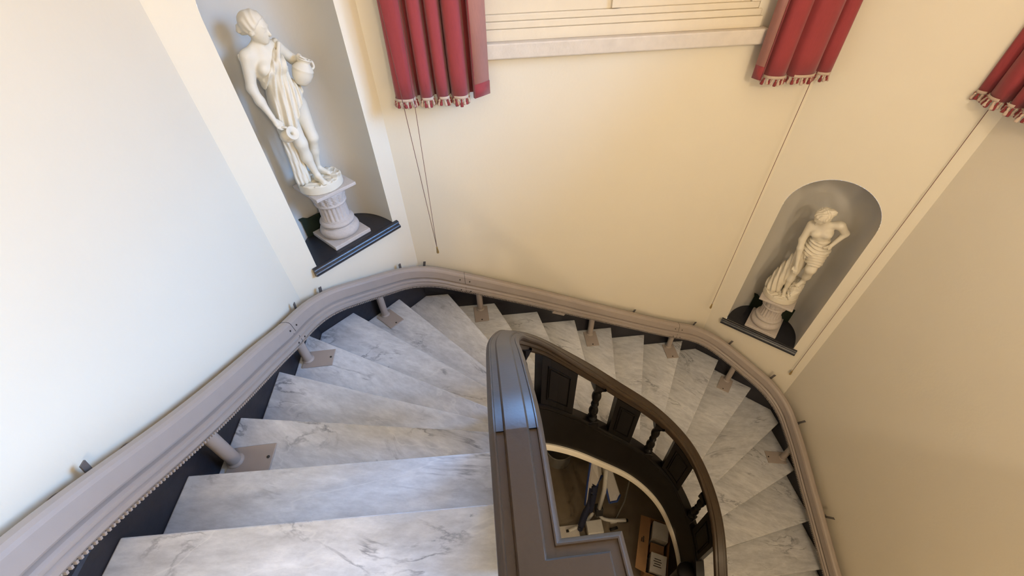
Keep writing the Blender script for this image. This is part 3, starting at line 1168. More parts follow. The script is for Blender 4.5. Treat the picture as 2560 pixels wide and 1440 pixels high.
def curtain(axis, folds, lining, label, base):
    root = tag(empty('curtain', base), label, 'curtain', 'crimson curtains beside the windows')
    P = catmull(folds, 6)
    P[:, 1] = np.maximum(P[:, 1], .074)
    rows = np.linspace(ZBOT, ZT, 18)
    c0 = P[:, 0].mean()
    rings = []
    for z in rows:
        f = (z - ZBOT) / (ZT - ZBOT)
        wob = .006 * math.sin(5 * f + 1.0)
        rings.append([place(axis, 1, c0 + (a - c0) * (1 - .10 * f) + wob * math.sin(9 * a), .045 + (b - .045) * (1 - .25 * f), z) for a, b in P])
    o = MB().loft(rings, closed=False, caps=False).build('cloth', M['red'], smooth=True)
    sm = o.modifiers.new('thick', 'SOLIDIFY')
    sm.thickness = .004
    child(o, root)
    # fringe band and tassels along the front of the folds
    S = arclen(P)
    fr = P[:, 1] > .106
    run, runs = [], []
    for i in range(len(P)):
        if fr[i]:
            run.append(i)
        elif run:
            runs.append(run)
            run = []
    for run in runs:
        if len(run) < 3:
            continue
        q = P[run]
        rr = [[place(axis, 1, a, b + .004, z) for a, b in q] for z in (ZBOT - .004, ZBOT + .012)]
        bnd = MB().loft(rr, closed=False, caps=False).build('fringe_band', M['fringe_c'], smooth=True)
        bnd.modifiers.new('thick', 'SOLIDIFY').thickness = .004
        child(bnd, root)
        q2 = resample(q, .0165)
        for j, (a, b) in enumerate(q2):
            me = TASSEL[j % 2]
            t = bpy.data.objects.new('tassel', me)
            COL.objects.link(t)
            t.location = place(axis, 1, a, b + .004, ZBOT - .002)
            t.rotation_euler = (random.uniform(-.25, .25), random.uniform(-.25, .25), random.uniform(0, 6))
            t.scale = (1, 1, random.uniform(.85, 1.15))
            child(t, root)
    # lining of the leading edge, turned towards the room
    (la, lb), (ra, rb) = lining
    rr = []
    for z in (ZBOT + .058, ZT):
        rr.append([place(axis, 1, la, lb, z), place(axis, 1, (la + ra) / 2, (lb + rb) / 2 + .004, z), place(axis, 1, ra, rb, z)])
    g = MB().loft(rr, closed=False, caps=False).build('lining', M['lining'], smooth=True)
    g.modifiers.new('thick', 'SOLIDIFY').thickness = .004
    child(g, root)
    rr = []
    for z in (ZBOT - .010, ZBOT + .062):
        rr.append([place(axis, 1, la, lb + .003, z), place(axis, 1, (la + ra) / 2, (lb + rb) / 2 + .007, z), place(axis, 1, ra + (ra - la) * .03, rb + .003, z)])
    g = MB().loft(rr, closed=False, caps=False).build('hem', M['red'], smooth=True)
    g.modifiers.new('thick', 'SOLIDIFY').thickness = .004
    child(g, root)
    d = .010 if ra > la else -.010
    rr = []
    for z in (ZBOT - .010, ZT):
        rr.append([place(axis, 1, la - d, lb - .012, z), place(axis, 1, la - d * .3, lb + .004, z), place(axis, 1, la + d * .2, lb + .004, z)])
    g = MB().loft(rr, closed=False, caps=False).build('edge_strip', M['red'], smooth=True)
    g.modifiers.new('thick', 'SOLIDIFY').thickness = .003
    child(g, root)
    return root


TASSEL = []
for mt in ('fringe_c', 'fringe_r'):
    tm = MB()
    tm.lathe([(.0022, 0), (.0055, -.004), (.0060, -.008), (.0042, -.012), (.0078, -.020), (.0098, -.031), (.0085, -.036), (.001, -.035)], 9)
    to = tm.build('tassel_source', M[mt], smooth=True)
    TASSEL.append(to.data)
    bpy.data.objects.remove(to)
F1 = [(-.432, .050), (-.430, .110), (-.412, .148), (-.365, .162), (-.325, .150), (-.309, .105), (-.303, .058), (-.292, .055), (-.286, .105), (-.274, .148), (-.245, .157), (-.219, .146), (-.208, .100), (-.203, .060),
      (-.196, .062), (-.191, .105), (-.180, .146), (-.153, .156), (-.128, .144), (-.117, .100), (-.113, .068), (-.108, .105), (-.096, .150), (-.055, .165), (-.024, .150), (-.010, .100), (-.004, .052), (.008, .048), (.015, .080), (.019, .135), (.026, .146)]
curtain('y', F1, ((.022, .150), (.108, .082)), 'crimson curtain with pale lining turned out, hanging beside the tall niche', (-.2, YB, Z(ZBOT)))
F2 = [(2.150, .050), (2.146, .105), (2.130, .140), (2.100, .150), (2.072, .135), (2.060, .108), (2.045, .128), (2.010, .158), (1.960, .168), (1.905, .155), (1.880, .112), (1.868, .110), (1.850, .145), (1.815, .165), (1.775, .160), (1.745, .140), (1.732, .095), (1.724, .055), (1.714, .052), (1.706, .090), (1.702, .140), (1.697, .148)]
curtain('y', F2, ((1.700, .150), (1.678, .095)), 'crimson curtain at the far end of the pale window sill', (1.92, YB, Z(ZBOT)))
F3 = [(2.118, .050), (2.112, .105), (2.090, .135), (2.062, .125), (2.048, .100), (2.035, .125), (1.995, .150), (1.955, .145), (1.938, .100), (1.928, .110), (1.905, .145), (1.875, .140), (1.862, .098), (1.850, .115), (1.810, .155), (1.765, .145), (1.750, .095), (1.738, .110), (1.700, .150), (1.65, .145), (1.632, .09), (1.62, .05)]
curtain('x', F3, ((1.610, .140), (1.56, .11)), 'crimson curtain on the shaded wall over the lower flight, cut by the frame', (XR, 1.85, Z(ZBOT)))


def cord(strings, pull, label):
    root = tag(empty('pull_cord', (pull[0], pull[1], Z(pull[2]))), label, 'curtain cord', 'curtain cords with brass pulls')
    for top in strings:
        m = MB()
        p0, p1 = np.array((top[0], top[1], Z(top[2]))), np.array((pull[0], pull[1], Z(pull[2])))
        pts = [p0 + (p1 - p0) * f for f in np.linspace(0, 1, 12)]
        m.tube(pts, .0019, 6)
        child(m.build('string', M['cord'], smooth=True), root)
    m = MB()
    m.lathe([(.003, .004), (.006, .002), (.0065, -.004), (.0052, -.007), (.0058, -.011), (.0095, -.040), (.0098, -.048), (.0080, -.052), (.001, -.052)], 14, (pull[0], pull[1], Z(pull[2])))
    child(m.build('pull', M['brass'], auto=50), root)
    return root


cord([(-.455, 2.452, 1.2), (-.265, 2.452, 1.2)], (-.347, 2.455, -1.925), 'double curtain cord with a brass pull hanging beside the tall niche')
cord([(2.100, 2.57, 1.2)], (2.103, 2.57, -2.970), 'single cord with brass pull hanging between window and round-headed niche')
cord([(2.77, 2.045, 1.2)], (2.77, 2.025, -3.400), 'long single cord with brass pull on the far side of the round-headed niche')

# ------------------------------------------------------------------ niche shelves, pedestals, green boards
def niche_frame(A, d, n, u, v, z):
    q = A + d * u + n * v
    return (q[0], q[1], Z(z)), math.atan2(d[1], d[0])


def shelf(A, d, n, u0, zs, label):
    loc, rz = niche_frame(A, d, n, u0, 0, zs)
    root = tag(empty('niche_shelf', loc, rz), label, 'shelf', 'black niche shelves')
    th = np.linspace(0, math.pi, 41)
    cu = -np.sign(np.cos(th)) * np.abs(np.cos(th)) ** (2 / NICHE_N) * (NICHE_R - .002)
    cv = np.abs(np.sin(th)) ** (2 / NICHE_N) * (NICHE_DEPTH - .002)
    MB().prism(ccw([(a, b) for a, b in zip(cu, cv)]), -.028, 0).build('board', M['shelf'], root)
    prof = [(0, -.0004), (-.012, -.0004), (-.022, -.004), (-.026, -.012), (-.020, -.020), (-.024, -.024), (-.034, -.030), (-.037, -.042), (-.030, -.054), (-.018, -.058), (-.014, -.062), (0, -.062)]
    rings = [[(x, y - .002, z) for y, z in prof] for x in (-.335, .335)]
    MB().loft(rings).build('nosing', M['shelf'], root, auto=50)
    return root


shelf(A1, D_1, N_1, U1, ZS1, 'black half-round shelf under the jug-bearing statue in the tall niche')
shelf(C1, D_2, N_2, U2, ZS2, 'black half-round shelf under the stooping statue in the round-headed niche')


def pedestal(A, d, n, u, v, zs, label):
    loc, rz = niche_frame(A, d, n, u, v, zs)
    root = tag(empty('pedestal', loc, rz), label, 'pedestal', 'cast stone column pedestals')
    h = .1375
    m = MB()
    m.box(-h, h, -h, h, 0, .028)
    bevel(m.build('plinth_slab', M['pedestal'], root), .004)
    m = MB()
    prof = [(.100, .026)]
    for t in np.linspace(-1.3, 1.35, 9):
        prof.append((.098 + .030 * math.cos(t), .062 + .034 * math.sin(t)))
    prof += [(.104, .098), (.104, .106)]
    for t in np.linspace(-1.2, 1.25, 7):
        prof.append((.092 + .020 * math.cos(t), .124 + .018 * math.sin(t)))
    prof += [(.094, .143), (.092, .150)]
    m.lathe(prof, 44)
    m.build('moulded_base', M['pedestal'], root, auto=50)
    # fluted shaft
    seg, fl = 120, 20
    rings = []
    for z, k, base in ((.145, 0, .091), (.152, .2, .090), (.158, 1, .089), (.245, 1, .087), (.252, .2, .088), (.258, 0, .089)):
        ring = []
        for i in range(seg):
            a = 2 * math.pi * i / seg
            g = max(0.0, math.cos(fl * a)) ** .6
            r = base - .0075 * k * g
            ring.append((r * math.cos(a), r * math.sin(a), z))
        rings.append(ring)
    MB().loft(rings).build('fluted_shaft', M['pedestal'], root, auto=50)
    # capital: astragal, leaf frieze in relief, spreading neck
    rings = []
    seg = 112
    zz = list(np.linspace(.272, .334, 15))
    for r, z in ((.088, .254), (.099, .258), (.101, .264), (.098, .270)):
        rings.append([(r * math.cos(2 * math.pi * i / seg), r * math.sin(2 * math.pi * i / seg), z) for i in range(seg)])
    for z in zz:
        f = (z - .272) / .062
        ring = []
        for i in range(seg):
            a = 2 * math.pi * i / seg
            rel = .0042 * math.sin(14 * a) * math.sin(math.pi * f) + .003 * math.sin(28 * a + 9 * f) * math.sin(2.6 * math.pi * f) + .0016 * math.sin(41 * a - 17 * f)
            r = .096 + .010 * f + rel
            ring.append((r * math.cos(a), r * math.sin(a), z))
        rings.append(ring)
    for r, z in ((.104, .337), (.113, .341), (.113, .347), (.110, .349), (.121, .356), (.126, .364), (.126, .368)):
        rings.append([(r * math.cos(2 * math.pi * i / seg), r * math.sin(2 * math.pi * i / seg), z) for i in range(seg)])
    MB().loft(rings).build('capital', M['pedestal'], root, auto=60)
    m = MB()
    m.box(-h, h, -h, h, .364, .385)
    bevel(m.build('abacus', M['pedestal'], root), .004)
    return root


PV = .166
pedestal(A1, D_1, N_1, .482, PV, ZS1, 'cast stone fluted pedestal under the jug-bearing statue')
pedestal(C1, D_2, N_2, .452, .152, ZS2, 'cast stone fluted pedestal under the stooping statue')
for (A, d, n, u, v, zs, w0, w1, hh, lab) in ((A1, D_1, N_1, .482, .312, ZS1, -.175, .135, .15, 'dark green board standing behind the pedestal in the tall niche'),
                                         (C1, D_2, N_2, .452, .297, ZS2, -.178, .178, .18, 'dark green board standing behind the pedestal in the round-headed niche')):
    loc, rz = niche_frame(A, d, n, u, v, zs)
    m = MB()
    k = len([1])
    poly = [(w0, 0), (w1, 0), (w1, hh * .96), (w1 - .03, hh * 1.0), (w1 - .05, hh * .86), (w0 + .05, hh * .86), (w0 + .02, hh), (w0 - .012, hh * 1.02), (w0, hh * .82)]
    m.add([(x, -.004, z) for x, z in poly] + [(x, .004, z) for x, z in poly], [tuple(range(9)), tuple(range(17, 8, -1))] + [(i, 9 + i, 9 + (i + 1) % 9, (i + 1) % 9) for i in range(9)])
    o = m.build('green_board', M['green'])
    o.location = loc
    o.rotation_euler = (0, 0, rz)
    tag(o, lab, 'board', 'dark green boards behind the pedestals')

# ------------------------------------------------------------------ statues: implicit surfaces turned into meshes
def surface_nets(fn, lo, hi, vox):
    lo, hi = np.array(lo, np.float32), np.array(hi, np.float32)
    n = np.ceil((hi - lo) / vox).astype(int) + 1
    ax_ = [lo[i] + np.arange(n[i], dtype=np.float32) * vox for i in range(3)]
    vals = np.empty(n, np.float32)
    step = 24
    for i in range(0, n[0], step):
        g = np.meshgrid(ax_[0][i:i + step], ax_[1], ax_[2], indexing='ij')
        vals[i:i + step] = fn(*g)
    ins = vals < 0
    c = np.zeros(tuple(n - 1), np.int8)
    for dx in (0, 1):
        for dy in (0, 1):
            for dz in (0, 1):
                c += ins[dx:n[0] - 1 + dx, dy:n[1] - 1 + dy, dz:n[2] - 1 + dz]
    act = np.argwhere((c > 0) & (c < 8))
    idx = -np.ones(tuple(n - 1), np.int64)
    idx[act[:, 0], act[:, 1], act[:, 2]] = np.arange(len(act))
    corn = np.array([(a, b, d) for a in (0, 1) for b in (0, 1) for d in (0, 1)])
    V = np.stack([vals[act[:, 0] + a, act[:, 1] + b, act[:, 2] + d] for a, b, d in corn], 1)
    acc = np.zeros((len(act), 3), np.float32)
    cnt = np.zeros(len(act), np.float32)
    for i in range(8):
        for j in range(i + 1, 8):
            if np.abs(corn[i] - corn[j]).sum() != 1:
                continue
            m = (V[:, i] < 0) != (V[:, j] < 0)
            t = V[m, i] / (V[m, i] - V[m, j])
            acc[m] += corn[i] + t[:, None] * (corn[j] - corn[i])
            cnt[m] += 1
    verts = lo + (act + acc / cnt[:, None]) * vox
    F = []
    for d in range(3):
        e1, e2 = [(1, 2), (2, 0), (0, 1)][d]
        sl0 = [slice(1, n[k] - 1) for k in range(3)]
        sl1 = list(sl0)
        sl0[d] = slice(0, n[d] - 1)
        sl1[d] = slice(1, n[d])
        a, b = ins[tuple(sl0)], ins[tuple(sl1)]
        base = np.array([1, 1, 1])
        base[d] = 0
        for flip, mask in ((False, a & ~b), (True, ~a & b)):
            p = np.argwhere(mask) + base
            if not len(p):
                continue
            q = []
            for o1, o2 in ((0, 0), (-1, 0), (-1, -1), (0, -1)):
                r = p.copy()
                r[:, e1] += o1
                r[:, e2] += o2
                q.append(idx[r[:, 0], r[:, 1], r[:, 2]])
            q = np.stack(q, 1)
            F.append(q[:, ::-1] if flip else q)
    return verts, np.vstack(F)


def vlen(x, y, z):
    return np.sqrt(x * x + y * y + z * z)


def cap(P, a, b, ra, rb):
    x, y, z = P
    bx, by, bz = (b[i] - a[i] for i in range(3))
    px, py, pz = x - a[0], y - a[1], z - a[2]
    t = np.clip((px * bx + py * by + pz * bz) / (bx * bx + by * by + bz * bz + 1e-12), 0, 1)
    return vlen(px - t * bx, py - t * by, pz - t * bz) - (ra + t * (rb - ra))


def ell(P, c, r):
    x, y, z = P[0] - c[0], P[1] - c[1], P[2] - c[2]
    k0 = vlen(x / r[0], y / r[1], z / r[2])
    k1 = vlen(x / r[0] ** 2, y / r[1] ** 2, z / r[2] ** 2) + 1e-9
    return k0 * (k0 - 1) / k1


def smin(a, b, k):
    h_ = np.clip(.5 + .5 * (b - a) / k, 0, 1)
    return b * (1 - h_) + a * h_ - k * h_ * (1 - h_)


def smax(a, b, k):
    return -smin(-a, -b, k)


def union(ds, k):
    r = ds[0]
    for d_ in ds[1:]:
        r = smin(r, d_, k)
    return r


def local(P, c, f, up_=(0, 0, 1)):
    f = np.array(f, float)
    f /= np.linalg.norm(f)
    r = np.cross(f, np.array(up_, float))
    r /= np.linalg.norm(r)
    t = np.cross(r, f)
    x, y, z = P[0] - c[0], P[1] - c[1], P[2] - c[2]
    return tuple(v[0] * x + v[1] * y + v[2] * z for v in (r, f, t))


def head_sdf(P, c, f, s=1.0, up_=(0, 0, 1)):
    Q = tuple(q / s for q in local(P, c, f, up_))
    d = smin(ell(Q, (0, -.006, .012), (.046, .056, .054)), ell(Q, (0, .012, -.020), (.037, .042, .046)), .02)
    d = smin(d, ell(Q, (0, .036, -.052), (.013, .012, .011)), .016)
    for s_ in (-1, 1):
        d = smax(d, -ell(Q, (s_ * .018, .060, .000), (.011, .011, .0075)), .007)
        d = smin(d, ell(Q, (s_ * .017, .043, -.001), (.010, .010, .006)), .003)
        d = smin(d, ell(Q, (s_ * .046, -.004, -.010), (.006, .012, .017)), .004)
    d = smin(d, cap(Q, (0, .049, .008), (0, .062, -.019), .0045, .0075), .007)
    d = smin(d, cap(Q, (-.020, .046, .014), (.020, .046, .014), .0055, .0055), .008)
    d = smin(d, ell(Q, (0, .049, -.034), (.012, .006, .0042)), .004)
    d = smin(d, ell(Q, (0, .048, -.041), (.010, .006, .0042)), .004)
    return d * s, Q


def hair_sdf(Q, s=1.0, curly=False, bun=(0, -.062, -.012), bunr=(.030, .026, .028)):
    x, y, z = Q
    d = ell(Q, (0, -.012, .016), (.055, .062, .058))
    ang = np.arctan2(x, z + .02)
    if curly:
        wv = .0045 * np.sin(x * 210 + 2 * np.sin(y * 90)) * np.sin(y * 190 + z * 120)
    else:
        wv = .0017 * np.sin(ang * 11 + 3 * np.sin(y * 45) + y * 70)
    d = d + wv
    d = smax(d, (y - .026) - .55 * (z - .020), .008)
    d = smax(d, -(z + .034) - .3 * y, .008)
    b = ell(Q, bun, bunr) + .003 * np.sin(x * 150 + y * 130) * np.sin(z * 170)
    return smin(d, b, .008) * s


def foot(P, a, toe, up_=0.0):
    """ankle point, toe direction end"""
    a, toe = np.array(a), np.array(toe)
    v = toe - a
    v[2] = 0
    L_ = np.linalg.norm(v)
    v /= L_
    sd = np.array((v[1], -v[0], 0))
    heel = a - v * .018 + np.array((0, 0, -.022))
    ball = toe - v * .022
    ds = [cap(P, a, heel, .017, .017), cap(P, a + v * .004, ball, .018, .013), cap(P, heel, ball, .015, .014)]
    d = union(ds, .012)
    for j, (o_, l_) in enumerate(((-.015, .014), (-.0075, .017), (0, .018), (.0075, .019), (.0155, .021))):
        p0 = ball + sd * o_
        d = smin(d, cap(P, p0, p0 + v * l_ + np.array((0, 0, -.005)), .0058, .0048 + (.0015 if j == 4 else 0)), .003)
    return d


def hand(P, w, k, tips, r=.0062, kb=.004):
    """wrist, knuckle centre, list of (knuckle, middle joint, tip)"""
    d = cap(P, w, k, .0125, .015)
    for a, b, c_ in tips:
        d = smin(d, smin(cap(P, a, b, r, r * .95), cap(P, b, c_, r * .95, r * .8), .002), kb)
    return d


def statue_mesh(name, fn, lo, hi, vox, mat, parent):
    v, f = surface_nets(lambda x, y, z: fn((x, -y, z)), lo, hi, vox)
    me = bpy.data.meshes.new(name)
    me.vertices.add(len(v))
    me.vertices.foreach_set('co', v.astype(np.float32).ravel())
    me.loops.add(f.size)
    me.loops.foreach_set('vertex_index', f.astype(np.int32).ravel())
    me.polygons.add(len(f))
    me.polygons.foreach_set('loop_start', np.arange(0, f.size, 4, dtype=np.int32))
    me.polygons.foreach_set('use_smooth', np.ones(len(f), bool))
    me.update(calc_edges=True)
    me.validate()
    me.materials.append(mat)
    o = bpy.data.objects.new(name, me)
    COL.objects.link(o)
    o.parent = parent
    return o


def lathe_part(name, prof, c, axis, mat, parent, seg=36, extra=None):
    """lathe around an arbitrary axis, statue coordinates (u, w, z)"""
    m = MB()
    m.lathe(prof, seg)
    if extra:
        extra(m)
    ax_ = Vector((axis[0], -axis[1], axis[2])).normalized()
    rot = Vector((0, 0, 1)).rotation_difference(ax_).to_matrix()
    vv = [rot @ Vector(v) + Vector((c[0], -c[1], c[2])) for v in m.v]
    return mesh_obj(name, vv, m.f, mat, parent, auto=60)


# ---- the water carrier in the tall niche
loc, rz = niche_frame(A1, D_1, N_1, .466, PV - .005, ZS1 + .385)
st1 = tag(empty('statue', loc, rz), 'ivory statue of a draped woman holding a jar at her hip and a small jug', 'statue', 'ivory plaster statues in the niches')
st1.scale = (.97, .97, .965)


def s1_torso(P):
    return union([ell(P, (-.010, -.005, .525), (.078, .058, .065)), cap(P, (-.012, 0, .54), (-.030, .004, .63), .060, .053), ell(P, (-.043, 0, .705), (.074, .050, .085)),
                  cap(P, (-.118, -.005, .778), (.030, -.012, .788), .029, .029), ell(P, (-.082, .042, .718), (.029, .024, .028)), ell(P, (-.002, .040, .722), (.029, .024, .028))], .028)


def s1_legs(P):
    L_ = union([cap(P, (.035, -.005, .50), (.038, .020, .312), .051, .034), cap(P, (.038, .020, .312), (.030, -.012, .22), .033, .031), cap(P, (.030, -.012, .22), (.028, -.028, .110), .030, .017)], .02)
    R_ = union([cap(P, (-.050, .0, .50), (-.052, .055, .318), .052, .034), cap(P, (-.052, .055, .318), (-.046, .042, .225), .033, .031), cap(P, (-.046, .042, .225), (-.028, .050, .105), .030, .017)], .02)
    return L_, R_


def s1_body(P):
    L_, R_ = s1_legs(P)
    d = smin(s1_torso(P), smin(L_, R_, .006), .02)
    d = smin(d, cap(P, (-.046, -.006, .785), (-.038, .004, .855), .030, .026), .022)
    d = smin(d, smin(cap(P, (-.046, -.010, .832), (-.112, -.008, .790), .017, .022), cap(P, (-.042, -.010, .832), (.028, -.012, .798), .017, .022), .01), .02)
    # hanging arm (viewer's left) and bent arm (viewer's right)
    arm = union([cap(P, (-.128, -.004, .775), (-.165, .0, .640), .032, .024), cap(P, (-.165, .0, .640), (-.160, .022, .580), .024, .0235), cap(P, (-.160, .022, .580), (-.146, .052, .500), .023, .0145)], .016)
    d = smin(d, arm, .022)
    arm2 = union([cap(P, (.042, -.010, .786), (.105, -.022, .712), .032, .025), cap(P, (.105, -.022, .712), (.120, .030, .722), .024, .016)], .014)
    d = smin(d, arm2, .022)
    kn = (-.143, .066, .470)
    tips = [((-.152 + .008 * j, .070 + .002 * j, .462), (-.150 + .009 * j, .088, .450), (-.138 + .008 * j, .094, .438)) for j in range(4)]
    tips.append(((-.132, .060, .482), (-.120, .072, .468), (-.114, .080, .456)))
    d = smin(d, hand(P, (-.146, .052, .500), kn, tips), .008)
    tips = [((.108 + .004 * j, .052 + .004 * j, .738 - .006 * j), (.110 + .006 * j, .068, .740 - .008 * j), (.120 + .007 * j, .076, .730 - .008 * j)) for j in range(4)]
    tips.append(((.106, .040, .728), (.098, .052, .720), (.098, .062, .712)))
    d = smin(d, hand(P, (.120, .030, .722), (.112, .048, .736), tips), .008)
    d = smin(d, foot(P, (.028, -.026, .098), (.075, .030, .066)), .010)
    d = smin(d, foot(P, (-.028, .052, .098), (-.022, .122, .066)), .010)
    hd, Q = head_sdf(P, (-.036, .014, .893), (.62, .76, -.20), 1.04, (.10, .15, 1))
    return smin(d, hd, .006)


def s1_hair(P):
    _, Q = head_sdf(P, (-.036, .014, .893), (.62, .76, -.20), 1.04, (.10, .15, 1))
    return hair_sdf(Q, 1.04, False, (0, -.060, -.014), (.034, .030, .028))


def s1_drape(P):
    u, w, z = P
    T = s1_torso(P)
    L_, R_ = s1_legs(P)
    sk = union([T, cap(P, (-.015, .0, .58), (-.045, .018, .40), .070, .066), cap(P, (.020, -.005, .54), (.025, -.012, .46), .062, .056)], .03)
    q = u * .95 - z * .22 - .06 * (z - .8) * u
    fold = .0052 * np.sin(q * 205 + 1.6 * np.sin(z * 14)) * np.clip(1.25 - .4 * np.abs(u), .4, 1.2) + .0026 * np.sin(q * 395 + 2.0 * np.sin(z * 21 + 1))
    d = sk - .0095 - fold
    neck = z - (.668 + (u + .115) * 1.02)
    neck = np.where(w < -.01, np.minimum(neck, z - .80), neck)
    d = smax(d, neck, .008)
    hem = (.385 + (u + .078) * 1.28) - z
    d = smax(d, hem, .006)
    # rolled edges
    def roll(a, b, r):
        return cap(P, a, b, r, r)
    d = smin(d, union([roll((.040, .030, .812), (-.008, .064, .750), .010), roll((-.008, .064, .750), (-.060, .060, .700), .010), roll((-.060, .060, .700), (-.102, .030, .668), .009)], .008), .008)
    d = smin(d, cap(P, (.036, .004, .815), (.030, -.030, .780), .014, .014), .012)
    # cloth falling behind the crossed leg to the base
    tr = union([cap(P, (-.075, .0, .44), (-.100, -.005, .26), .036, .030), cap(P, (-.100, -.005, .26), (-.112, .0, .085), .030, .034), cap(P, (-.080, .0, .30), (-.085, .015, .085), .028, .024)], .02)
    tr = tr - .0030 * np.sin(u * 230 + w * 130 + 1.6 * np.sin(z * 17)) - .0012 * np.sin(u * 410 + z * 30)
    tr = smax(tr, .062 - z, .004)
    return smin(d, tr, .02)


def s_base(P, rx, ry, cx_=0.0, h_=.056, seed=0):
    u, w, z = P
    d2 = (np.sqrt(((u - cx_) / rx) ** 2 + (w / ry) ** 2) - 1) * min(rx, ry)
    rim = np.maximum(d2, np.abs(z - h_ / 2) - h_ / 2)
    stone = np.sin(u * 75 + seed + 1.2 * np.sin(w * 60)) * np.sin(w * 70 + 1.5 * np.sin(u * 50 + seed))
    top = np.clip(stone * 6, -1, 1) * .0040 + .0025
    d = smax(d2, np.maximum(z - h_ - top, -z), .003)
    return d


V1 = .0050
statue_mesh('figure', s1_body, (-.205, -.145, .045), (.150, .075, .985), V1, M['statue'], st1)
statue_mesh('hair', s1_hair, (-.125, -.085, .80), (.065, .085, .985), .004, M['statue'], st1)
statue_mesh('drapery', s1_drape, (-.165, -.115, .045), (.110, .085, .845), .0042, M['statue'], st1)
statue_mesh('oval_base', lambda P: s_base(P, .136, .126, 0, .056, 1.0), (-.15, -.14, -.008), (.15, .14, .075), .004, M['statue'], st1)
lathe_part('jar', [(.001, -.062), (.026, -.062), (.034, -.054), (.047, -.030), (.0535, .0), (.052, .012), (.0545, .016), (.052, .021), (.044, .034), (.034, .044), (.029, .050), (.029, .058), (.034, .064), (.037, .068), (.035, .072), (.029, .071), (.026, .060), (.001, .055)],
           (.100, .052, .660), (.42, .16, .88), M['statue'], st1)
m = MB()
m.tube(catmull([(.146, -.058, .712), (.164, -.062, .700), (.166, -.064, .676), (.152, -.062, .664)], 5), .0065, 8)
m.build('jar_handle', M['statue'], st1, smooth=True)
lathe_part('small_jug', [(.001, -.070), (.020, -.070), (.030, -.056), (.037, -.032), (.037, -.012), (.026, .004), (.020, .010), (.021, .018), (.033, .026), (.037, .031), (.035, .034), (.024, .031), (.013, .027), (.0075, .020), (.0065, .000), (.0005, -.002)],
           (-.108, .098, .402), (.22, .86, .42), M['statue'], st1)
m = MB()
m.tube(catmull([(-.135, -.090, .446), (-.122, -.104, .448), (-.108, -.112, .436), (-.106, -.108, .424)], 5), .0065, 8)
m.build('jug_handle', M['statue'], st1, smooth=True)

# ---- the stooping bather in the round-headed niche
loc, rz = niche_frame(C1, D_2, N_2, .444, .152, ZS2 + .385)
st2 = tag(empty('statue', loc, rz), 'ivory statue of a woman stooping with one hand on her hip and one arm hanging', 'statue', 'ivory plaster statues in the niches')
st2.scale = (.98, .98, .98)


def s2_torso(P):
    return union([ell(P, (.055, -.012, .575), (.080, .062, .068)), cap(P, (.055, -.008, .60), (.042, .022, .70), .062, .056), ell(P, (.032, .042, .755), (.077, .052, .072)),
                  cap(P, (-.045, .045, .795), (.105, .040, .850), .030, .030), ell(P, (-.004, .088, .745), (.030, .024, .026)), ell(P, (.072, .082, .762), (.030, .024, .026))], .028)


def s2_body(P):
    d = s2_torso(P)
    d = smin(d, cap(P, (.022, .052, .825), (-.006, .080, .885), .031, .027), .022)
    arm = union([cap(P, (-.056, .046, .790), (-.062, .070, .655), .032, .024), cap(P, (-.062, .070, .655), (-.045, .085, .585), .0235, .023), cap(P, (-.045, .085, .585), (-.008, .106, .440), .022, .014)], .016)
    d = smin(d, arm, .022)
    arm2 = union([cap(P, (.118, .038, .850), (.176, -.004, .775), .032, .025), cap(P, (.176, -.004, .775), (.138, .030, .672), .024, .015)], .014)
    d = smin(d, arm2, .022)
    tips = [((-.010 + .008 * j, .112, .404), (-.008 + .009 * j, .122, .384), (-.002 + .008 * j, .120, .362)) for j in range(4)]
    tips.append(((-.016, .104, .418), (-.022, .116, .400), (-.020, .122, .386)))
    d = smin(d, hand(P, (-.008, .106, .440), (.002, .110, .410), tips), .008)
    tips = [((.126 - .003 * j, .044 + .006 * j, .652 + .005 * j), (.114 - .003 * j, .058 + .005 * j, .640 + .006 * j), (.100 - .003 * j, .064 + .005 * j, .636 + .006 * j)) for j in range(4)]
    tips.append(((.140, .040, .660), (.138, .052, .646), (.130, .060, .636)))
    d = smin(d, hand(P, (.138, .030, .672), (.128, .044, .656), tips), .008)
    # raised leg (viewer's right) resting on the rock, standing leg (viewer's left)
    leg = union([cap(P, (.085, .0, .555), (.098, .088, .430), .055, .039), cap(P, (.098, .088, .430), (.104, .040, .320), .037, .030), cap(P, (.104, .040, .320), (.100, .020, .255), .028, .019)], .02)
    leg2 = union([cap(P, (.030, -.005, .55), (.006, .030, .330), .055, .037), cap(P, (.006, .030, .330), (.008, .026, .230), .034, .030), cap(P, (.008, .026, .230), (.020, .018, .105), .028, .017)], .02)
    d = smin(d, smin(leg, leg2, .006), .02)
    d = smin(d, foot(P, (.020, .020, .092), (.034, .090, .062)), .010)
    d = smin(d, foot(P, (.100, .020, .248), (.070, .070, .215)), .010)
    hd, Q = head_sdf(P, (-.020, .094, .902), (-.30, .62, -.80), 1.04, (.0, .75, .66))
    return smin(d, hd, .006)


def s2_hair(P):
    _, Q = head_sdf(P, (-.020, .094, .902), (-.30, .62, -.80), 1.04, (.0, .75, .66))
    return hair_sdf(Q, 1.06, True, (.030, -.052, .040), (.028, .026, .024))


